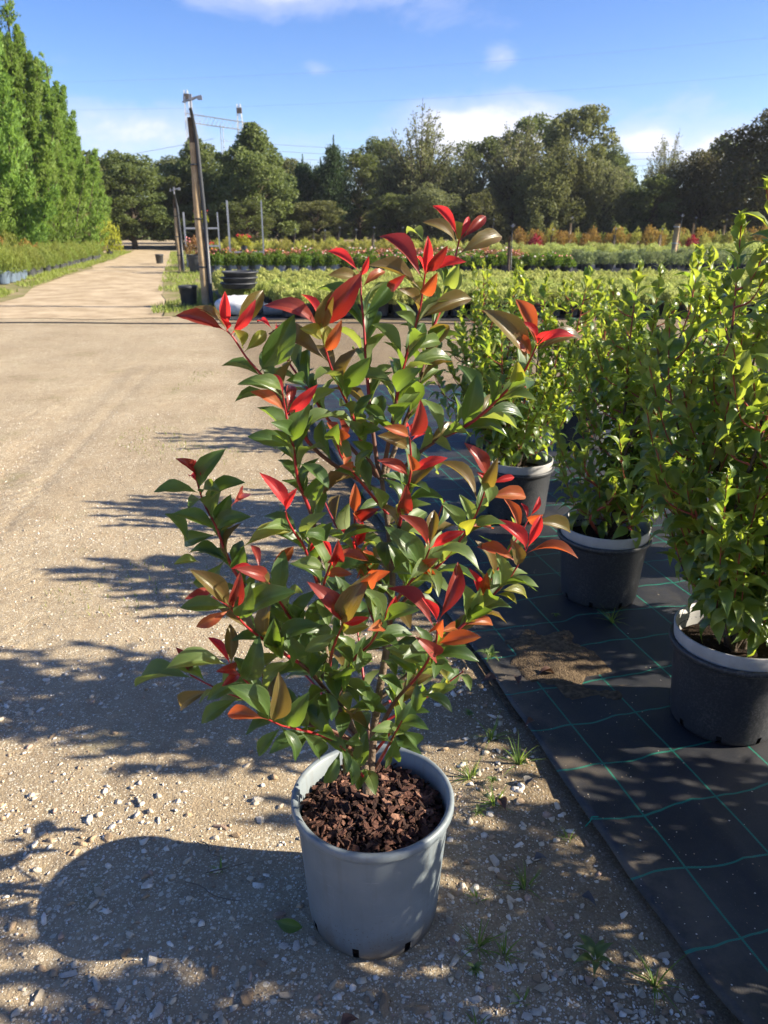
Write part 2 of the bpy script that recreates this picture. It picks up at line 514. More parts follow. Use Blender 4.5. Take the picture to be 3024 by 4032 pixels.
lu = thread(su.outputs[0], 0.163, 0.25, 0.0031, 0.004)
lv = thread(su.outputs[1], -0.62, 0.222, 0.0034, 0.055)
wvu = math_node(t, 'SINE', math_node(t, 'MULTIPLY', su.outputs[0], 1500.0))
wvv = math_node(t, 'SINE', math_node(t, 'MULTIPLY', su.outputs[1], 1500.0))
weave = math_node(t, 'MULTIPLY', wvu, wvv)
dash = math_node(t, 'ADD', 0.7, math_node(t, 'MULTIPLY', math_node(t, 'SINE', math_node(t, 'MULTIPLY', math_node(t, 'ADD', su.outputs[0], su.outputs[1]), 900.0)), 0.3))
line = math_node(t, 'MULTIPLY', math_node(t, 'MAXIMUM', lu, lv), dash)
dust = N(t, 'ShaderNodeTexNoise', ins={'Vector': uvn, 'Scale': 3.3, 'Detail': 8.0, 'Roughness': 0.7}).outputs[0]
grit = N(t, 'ShaderNodeTexNoise', ins={'Vector': uvn, 'Scale': 160.0, 'Detail': 2.0}).outputs[0]
cb = mix_col(t, ramp(t, dust, [(0.45, 0.0), (0.8, 0.55)]), (0.012, 0.0135, 0.018), (0.075, 0.066, 0.055))
edge_d = math_node(t, 'MULTIPLY', math_node(t, 'SUBTRACT', 1.0, math_node(t, 'DIVIDE', su.outputs[0], 0.22), clamp=True), ramp(t, dust, [(0.42, 0.0), (0.62, 0.75)]))
cb = mix_col(t, edge_d, cb, (0.14, 0.11, 0.075))
cb = mix_col(t, ramp(t, grit, [(0.66, 0.0), (0.72, 0.6)]), cb, (0.10, 0.09, 0.075))
cb = mix_col(t, line, cb, (0.0, 0.21, 0.135))
bn = N(t, 'ShaderNodeBump', ins={'Strength': 0.25, 'Distance': 0.002, 'Height': weave})
p = N(t, 'ShaderNodeBsdfPrincipled', ins={'Base Color': cb, 'Roughness': math_node(t, 'ADD', 0.42, math_node(t, 'MULTIPLY', dust, 0.25)), 'Specular IOR Level': 0.5, 'Normal': bn.outputs[0]})
t.links.new(p.outputs[0], out.inputs[0])


def cloth_z(u, v):
    z = 0.014 + 0.011 * noise.noise((u * 2.2, v * 1.2, 9)) + 0.004 * noise.noise((u * 8, v * 3, 4))
    z += 0.006 * math.exp(-(u / 0.12) ** 2) * (1 + noise.noise((0, v * 3.1, 0)))          # a curled edge
    z += 0.004 * math.exp(-((v + 0.95 + 0.15 * u) / 0.10) ** 2)                          # soft folds
    z += 0.008 * math.exp(-((u - 0.36 - 0.03 * v) / 0.025) ** 2) * (1 if v < -0.5 else 0.3)
    z += 0.05 * math.exp(-((v + 1.62) / 0.16) ** 2) * math.exp(-(u / 0.16) ** 2)          # lifted corner near the camera
    return max(z, 0.006)


us = graded(0.0, 1.6, 0.03, 0.0, 9.0, 1.2)
us = sorted(set(round(u, 5) for u in us if u >= 0))
nv = 190
cv, cuv = [], []
for j in range(nv + 1):
    for u in us:
        vmax = (8.15 - EDGE[1] - EU[1] * u) / EV[1]
        s = j / nv
        v = -2.4 + (vmax + 2.4) * (s * 0.55 + 0.45 * s ** 2.2)
        e = 0.012 * noise.noise((v * 4.0, 1.7, 0)) + 0.02 * noise.noise((v * 0.9, 5.7, 0)) if u == 0 else 0
        uu = u + e
        cv.append((EDGE[0] + EU[0] * uu + EV[0] * v, EDGE[1] + EU[1] * uu + EV[1] * v, cloth_z(uu, v)))
        cuv.append((uu, v))
k = len(us)
ii = (np.arange(nv)[:, None] * k + np.arange(k - 1)[None, :]).ravel()
cf = np.stack([ii, ii + 1, ii + k + 1, ii + k], 1)
base = len(cv)
# turned-under hem along the left edge
for j in range(nv + 1):
    x, y, z = cv[j * k]
    cv.append((x + 0.004, y, z - 0.0025)); cuv.append(cuv[j * k])
hem = np.array([(base + j, j * k, (j + 1) * k, base + j + 1) for j in range(nv)])
cloth = link('woven_cloth', mesh('woven_cloth', cv, np.concatenate([cf, hem]), m_cloth, smooth=True, uv=cuv))
tag(cloth, 'black woven ground cloth with green grid threads under the right pots', 'ground cloth', kind='structure')
m_thread = plain('green_thread', (0.0, 0.26, 0.16), 0.6)
for v0, dx in ((-0.84, .008), (-1.50, .0)):
    b = MB()
    x, y = EDGE[0] + EV[0] * v0, EDGE[1] + EV[1] * v0
    z = cloth_z(0, v0)
    b.tube(smooth_path([(x + .02, y + .004, z + .003), (x, y, z + .006), (x - .012 + dx, y - .008, z + .002), (x - .03 + dx, y - .02, max(.004, z - .01))], 3), 0.0016, 5)
    b.build('frayed_thread', m_thread, cloth)


# ------------------------------------------------------------------ the photinia in its blue-grey pot
LEAF_ROWS = [(0.0, .04), (.11, .04), (.19, .17), (.29, .47), (.40, .76), (.51, .94), (.61, 1.0), (.71, .96), (.80, .81), (.885, .55), (.95, .26), (1.0, 0.0)]


def leaf_template(arch, fold, wave, curl=0.0, rows=LEAF_ROWS, cols=4):
    v, uv = [], []
    offs = [-1, -.5, 0, .5, 1] if cols == 4 else [-1, 0, 1]
    for i, (tt, w) in enumerate(rows):
        zc = arch * 4 * tt * (1 - tt) - curl * max(0, tt - .62) ** 2 * 2.2
        for o in offs:
            e = w * o
            jag = 1 + (0.025 if i % 2 else -0.02) * (abs(o) == 1)
            z = zc + 0.2 * fold * abs(e) ** 1.25 + wave * 0.03 * math.sin(tt * 15 + o * 2) * abs(o) * w
            v.append((tt, e * jag, z))
            uv.append((tt, 0.5 + 0.5 * o))
    n = len(offs)
    f = [(i * n + j, i * n + j + 1, (i + 1) * n + j + 1, (i + 1) * n + j) for i in range(len(rows) - 1) for j in range(n - 1)]
    f = [tuple(reversed(q)) for q in f]
    return v, f, uv


def up_ok(v, f):
    a, b, c = [Vector(v[i]) for i in f[len(f) // 2][:3]]
    return (b - a).cross(c - a).z > 0


LM = {
    'R': leaf_mat('leaf_bright_red', (0.46, 0.030, 0.032), (0.40, 0.06, 0.05), (0.95, 0.05, 0.045), 0.50, 0.36, vein=(0.5, 0.08, 0.06), var=0.35),
    'D': leaf_mat('leaf_maroon', (0.17, 0.028, 0.022), (0.24, 0.05, 0.045), (0.50, 0.035, 0.02), 0.30, 0.26, vein=(0.26, 0.05, 0.03), var=0.4, blotch_tint=(0.24, 0.045, 0.02)),
    'O': leaf_mat('leaf_orange_bronze', (0.27, 0.060, 0.022), (0.30, 0.10, 0.05), (0.75, 0.14, 0.03), 0.38, 0.30, vein=(0.38, 0.14, 0.05), var=0.35, blotch_tint=(0.24, 0.11, 0.02)),
    'B': leaf_mat('leaf_bronze_green', (0.088, 0.072, 0.022), (0.17, 0.14, 0.06), (0.36, 0.24, 0.03), 0.32, 0.27, vein=(0.17, 0.15, 0.05), var=0.3, blotch_tint=(0.13, 0.065, 0.02)),
    'Y': leaf_mat('leaf_yellow_green', (0.16, 0.18, 0.03), (0.24, 0.25, 0.08), (0.52, 0.50, 0.04), 0.45, 0.34, vein=(0.3, 0.3, 0.08), var=0.25, blotch_tint=(0.19, 0.13, 0.03)),
    'M': leaf_mat('leaf_mid_green', (0.092, 0.148, 0.038), (0.19, 0.22, 0.10), (0.42, 0.50, 0.07), 0.40, 0.36, vein=(0.16, 0.22, 0.07), var=0.25),
    'G': leaf_mat('leaf_dark_green', (0.036, 0.076, 0.018), (0.15, 0.185, 0.07), (0.28, 0.42, 0.035), 0.34, 0.30, vein=(0.07, 0.13, 0.04), var=0.3),
}
SHAPES = [(0.17, .62, .2, .06), (0.13, .80, .5, .14), (0.23, .55, .3, .16), (0.09, .90, .4, .05), (0.15, .48, .8, .22)]
leaf_me = {}
for cc in LM:
    for s, (ar, fo, wa, cu) in enumerate(SHAPES):
        v, f, uv = leaf_template(ar, fo, wa, cu)
        if not up_ok(v, f):
            f = [tuple(reversed(q)) for q in f]
        leaf_me[cc, s] = mesh('leaf', v, f, LM[cc], smooth=True, uv=uv)


def leaf_matrix(base, tip, width, normal):
    x = tip - base
    L = x.length
    x = x / L
    z = (normal - x * normal.dot(x))
    if z.length < 1e-4:
        z = Vector((0, 0, 1)) - x * x.z
    z.normalize()
    y = z.cross(x)
    return Matrix(((x.x * L, y.x * width / 2, z.x * L, base.x), (x.y * L, y.y * width / 2, z.y * L, base.y), (x.z * L, y.z * width / 2, z.z * L, base.z), (0, 0, 0, 1)))


POT = (-0.027, 1.476)
hero = empty('potted_photinia', (POT[0], POT[1], 0.0))
tag(hero, 'red-tipped photinia shrub in a blue-grey pot on the gravel', 'potted shrub')

m_bluepot, t, out = new_mat('blue_grey_plastic')
co = N(t, 'ShaderNodeTexCoord').outputs['Object']
sp = N(t, 'ShaderNodeSeparateXYZ', ins={0: co})
b1 = N(t, 'ShaderNodeTexNoise', ins={'Vector': co, 'Scale': 7.0, 'Detail': 6.0, 'Roughness': 0.65}).outputs[0]
b2 = N(t, 'ShaderNodeTexNoise', ins={'Vector': co, 'Scale': 45.0, 'Detail': 4.0, 'Roughness': 0.7}).outputs[0]
pc = mix_col(t, ramp(t, b1, [(0.3, 0.0), (0.7, 1.0)]), (0.145, 0.172, 0.185), (0.190, 0.217, 0.228))
dirt = math_node(t, 'ADD', math_node(t, 'SUBTRACT', 1.0, math_node(t, 'DIVIDE', sp.outputs[2], 0.085)), math_node(t, 'MULTIPLY', math_node(t, 'SUBTRACT', b1, 0.5), 2.2))
pc = mix_col(t, ramp(t, dirt, [(0.05, 0.0), (0.9, 0.85)]), pc, (0.085, 0.062, 0.04))
pc = mix_col(t, ramp(t, b2, [(0.70, 0.0), (0.74, 0.65)]), pc, (0.12, 0.11, 0.10))
scv = N(t, 'ShaderNodeTexNoise', ins={'Vector': N(t, 'ShaderNodeMapping', ins={0: co, 3: (6, 6, 60)}).outputs[0], 'Scale': 3.0, 'Detail': 5.0, 'Roughness': 0.7}).outputs[0]
pc = mix_col(t, math_node(t, 'MULTIPLY', ramp(t, scv, [(0.60, 0.0), (0.72, 0.4)]), ramp(t, b1, [(0.45, 0.0), (0.6, 1.0)])), pc, (0.42, 0.46, 0.47))
drip = N(t, 'ShaderNodeTexNoise', ins={'Vector': N(t, 'ShaderNodeMapping', ins={0: co, 3: (26, 26, 1.6)}).outputs[0], 'Scale': 1.0, 'Detail': 4.0, 'Roughness': 0.7}).outputs[0]
pc = mix_col(t, ramp(t, drip, [(0.52, 0.0), (0.70, 0.34)]), pc, (0.12, 0.105, 0.085))
pc = mix_col(t, ramp(t, drip, [(0.26, 0.35), (0.40, 0.0)]), pc, (0.30, 0.32, 0.32))
splash = N(t, 'ShaderNodeTexVoronoi', ins={'Vector': co, 'Scale': 90.0}).outputs['Distance']
pc = mix_col(t, math_node(t, 'MULTIPLY', math_node(t, 'LESS_THAN', splash, 0.17), ramp(t, math_node(t, 'SUBTRACT', 0.20, sp.outputs[2]), [(0.02, 0.0), (0.14, 0.8)])), pc, (0.10, 0.075, 0.05))
bn = N(t, 'ShaderNodeBump', ins={'Strength': 0.15, 'Distance': 0.002, 'Height': b2})
p = N(t, 'ShaderNodeBsdfPrincipled', ins={'Base Color': pc, 'Roughness': 0.48, 'Specular IOR Level': 0.45, 'Normal': bn.outputs[0]})
t.links.new(p.outputs[0], out.inputs[0])
m_soil = plain('potting_soil', (0.030, 0.018, 0.012), 0.95, scale=60, c2=(0.010, 0.007, 0.005), bump=0.8, bscale=90, spec=0.1)
m_dark = plain('hole_dark', (0.006, 0.006, 0.006), 0.9)


def pot_profile(rb, rt, h, rim, rim_h, wall=0.005):
    """outer wall upward, rolled rim, inner wall down"""
    return [(0.0, 0.004), (rb - .012, 0.003), (rb - .003, 0.010), (rb, 0.022), (rb + (rt - rb) * .12, h * .12), (rb + (rt - rb) * .5, h * .5), (rt, h - rim_h - .012), (rt + .002, h - rim_h - .004),
            (rim - .003, h - rim_h), (rim, h - rim_h + .005), (rim, h - .006), (rim - .003, h - .001), (rim - .008, h), (rt - wall, h - .006), (rt - wall - .002, h * .75), (rb - wall, h * .3)]


def make_pot_mesh(name, rb, rt, h, rim, rim_h, mats, seg=64, holes=8, phase=2, mat=0):
    b = MB()
    prof = pot_profile(rb, rt, h, rim, rim_h)
    step = seg // holes
    skip = set()
    for k in range(holes):
        skip.add((2, (k * step + phase) % seg))
        skip.add((3, (k * step + phase) % seg))
    b.lathe(prof, seg, mat, skip)
    return b.build(name, mats, smooth=True, me_only=True)


pot = link('pot', make_pot_mesh('blue_pot', 0.160, 0.182, 0.357, 0.194, 0.024, [m_bluepot], 64, 8, 5), hero)
tag(pot, 'blue-grey plastic pot with rolled rim and dirty foot')
b = MB(); b.lathe([(0.0, 0.012), (0.150, 0.012), (0.1535, 0.02), (0.158, 0.07), (0.170, 0.27)], 40)
link('root_ball', b.build('root_ball', m_soil, me_only=True, smooth=True), hero)
sv, sf = [(0, 0, .318)], []
for i in range(1, 9):
    for k in range(36):
        r_, a_ = 0.1725 * i / 8, 2 * math.pi * k / 36
        sv.append((r_ * math.cos(a_), r_ * math.sin(a_), 0.316 + 0.006 * noise.noise((r_ * 40, a_ * 3, 0)) - 0.02 * (i / 8) ** 2))
for k in range(36):
    sf.append((0, 1 + k, 1 + (k + 1) % 36))
for i in range(7):
    for k in range(36):
        q = (k + 1) % 36
        sf.append((1 + i * 36 + k, 1 + (i + 1) * 36 + k, 1 + (i + 1) * 36 + q, 1 + i * 36 + q))
soil = link('soil', mesh('soil', sv, sf, m_soil, smooth=True), hero)

# bark chips on the soil
m_barks = [plain('bark_%s' % n, c, 0.8, scale=40, c2=c2, bump=0.6, bscale=120, spec=0.25) for n, c, c2 in
           (('dark', (0.060, 0.028, 0.019), (0.024, 0.012, 0.009)), ('red', (0.145, 0.066, 0.044), (0.07, 0.031, 0.021)), ('pale', (0.30, 0.165, 0.105), (0.16, 0.075, 0.05)))]


def chip_template(sd):
    r_ = random.Random(sd)
    n = r_.choice((5, 6, 7))
    top, bot = [], []
    for k in range(n):
        a_ = 2 * math.pi * (k + r_.uniform(-.3, .3)) / n
        q = r_.uniform(.7, 1.1)
        x, y = math.cos(a_) * q, math.sin(a_) * q * r_.uniform(.45, .75)
        bend = 0.25 * x * x * r_.uniform(0.3, 1.2)
        top.append((x * .93, y * .93, .09 + bend + r_.uniform(-.05, .05)))
        bot.append((x, y, -.07 + bend))
    f = [tuple(range(n)), tuple(reversed(range(n, 2 * n)))] + [(k, n + k, n + (k + 1) % n, (k + 1) % n) for k in range(n)]
    return top + bot, f


chips = [chip_template(s) for s in range(10)]
chip_me = [[mesh('bark_chip', v, [tuple(reversed(q)) for q in f], m_barks[c]) for (v, f) in chips] for c in range(3)]


def chip_place(i, top=True):
    r_ = 0.168 * math.sqrt(random.random())
    a_ = random.uniform(0, 2 * math.pi)
    s = random.choice((.004, .006, .008, .010, .013, .018)) * random.uniform(.8, 1.2)
    z = 0.318 - 0.02 * (r_ / .1725) ** 2 + (random.uniform(.004, .020) if top else random.uniform(.0, .010))
    e = Matrix.LocRotScale(Vector((r_ * math.cos(a_), r_ * math.sin(a_), z)), Matrix.Rotation(random.uniform(0, 6.3), 3, 'Z') @ Matrix.Rotation(random.gauss(0, .6), 3, 'X') @ Matrix.Rotation(random.gauss(0, .6), 3, 'Y'), Vector((s, s, s * random.uniform(.8, 1.4))))
    return e


for i in range(300):
    c = random.choices((0, 1, 2), (4, 5, 2))[0]
    link('bark_chip', random.choice(chip_me[c]), soil, chip_place(i))
b = MB()
for i in range(1100):
    v, f = random.choice(chips)
    e = chip_place(i, False)
    b.add([e @ Vector(q) for q in v], [tuple(reversed(q)) for q in f], random.choices((0, 1, 2), (5, 4, 1.2))[0])
tag(b.build('bark_mulch', m_barks, soil), kind='stuff')

# stems: (points from the tip down, millimetres from the pot's foot)
STEMS = [
  [(22,20,1143),(29,20,1083),(37,20,1020),(45,20,924),(43,20,857),(33,20,742),(12,10,603),(-3,0,457),(-7,-10,369)],
  [(-115,-50,1013),(-100,-60,876),(-93,-60,745),(-74,-50,661),(-50,-30,583),(-20,-20,473),(-13,-30,387)],
  [(-259,-50,1445),(-249,-47,1433),(-228,-40,1395),(-198,-31,1354),(-164,-20,1296),(-102,-2,1199),(13,20,1113)],
  [(-151,-140,1349),(-146,-124,1288),(-139,-110,1236),(-135,-94,1171),(-113,-74,1088),(-104,-50,978)],
  [(-199,120,1425),(-182,108,1387),(-160,96,1352),(-135,85,1320),(-77,57,1240),(13,20,1143)],
  [(-86,-80,1449),(-78,-67,1411),(-71,-57,1381),(-53,-40,1332),(-39,-28,1297),(-26,-14,1252),(-9,2,1197),(18,20,1140)],
  [(-18,100,1541),(-18,90,1494),(-13,80,1441),(-9,65,1371),(-1,48,1281),(13,26,1171),(22,20,1138)],
  [(101,-30,1544),(94,-22,1487),(82,-15,1436),(69,-9,1392),(56,-3,1338),(46,5,1272),(32,14,1194),(24,20,1143)],
  [(178,160,1595),(160,139,1525),(144,122,1473),(123,106,1420),(107,87,1358),(89,68,1295),(56,43,1215),(27,20,1138)],
  [(297,-100,1427),(281,-83,1377),(263,-73,1351),(230,-56,1310),(204,-44,1281),(174,-33,1257),(108,-10,1213),(37,20,1128)],
  [(72,-160,1275),(77,-121,1210),(72,-88,1154),(65,-66,1115),(56,-26,1039),(45,20,946)],
  [(-61,-100,1258),(-56,-79,1221),(-40,-57,1187),(-9,-23,1133),(35,20,1062)],
  [(229,-50,1152),(210,-35,1078),(169,-18,997),(123,-4,935),(95,4,902),(44,20,823)],
  [(109,-200,1077),(98,-152,1018),(72,-94,950),(47,-37,876),(38,20,789)],
  [(334,50,965),(307,46,912),(275,43,872),(242,40,836),(203,36,792),(101,27,690),(17,20,609)],
  [(358,160,1000),(340,149,967),(313,135,931),(260,106,849),(191,72,760),(33,20,694)],
  [(124,-240,949),(125,-202,884),(111,-162,817),(92,-128,760),(48,-66,656),(-2,20,481)],
  [(-340,-50,1166),(-329,-50,1113),(-309,-50,1064),(-294,-50,1008),(-275,-50,957),(-232,-50,883),(-159,-50,784),(-91,-50,698)],
  [(-147,-200,1150),(-147,-186,1130),(-137,-157,1088),(-124,-130,1049),(-104,-50,915)],
  [(-197,-220,1042),(-186,-199,1009),(-171,-167,954),(-151,-129,886),(-134,-104,842),(-96,-50,738)],
  [(-244,-260,988),(-226,-228,935),(-199,-196,887),(-173,-167,844),(-136,-131,790),(-102,-92,717),(-69,-50,627)],
  [(-266,-200,832),(-246,-180,789),(-214,-153,729),(-175,-125,674),(-103,-84,609),(-40,-50,547)],
  [(-382,-80,737),(-326,-75,698),(-262,-69,664),(-165,-60,610),(-40,-50,547)],
  [(-190,-260,754),(-170,-227,716),(-149,-198,688),(-99,-134,622),(-30,-50,516)],
  [(-65,-200,1060),(-90,-126,973),(-104,-50,872)],
  [(-48,-240,945),(-74,-142,839),(-92,-50,727)],
  [(24,-240,949),(1,-188,876),(-38,-132,800),(-75,-50,662)],
  [(-38,80,1039),(-31,62,949),(-13,43,857),(28,20,742)],
  [(-63,-170,625),(-42,-124,555),(-13,-50,433)],
  [(63,-170,686),(47,-111,605),(6,20,414)],
  [(99,-120,716),(58,-56,600),(1,20,454)],
  [(182,240,584),(107,138,568),(12,20,584)],
  [(-244,240,612),(-140,110,587),(-39,-50,559)],
  [(-56,300,739),(-30,184,618),(-5,20,468)],
  [(209,50,663),(135,38,609),(8,20,533)],
  [(-122,200,1051),(-66,128,965),(43,20,869)],
  [(169,220,1021),(123,139,938),(43,20,835)],
]
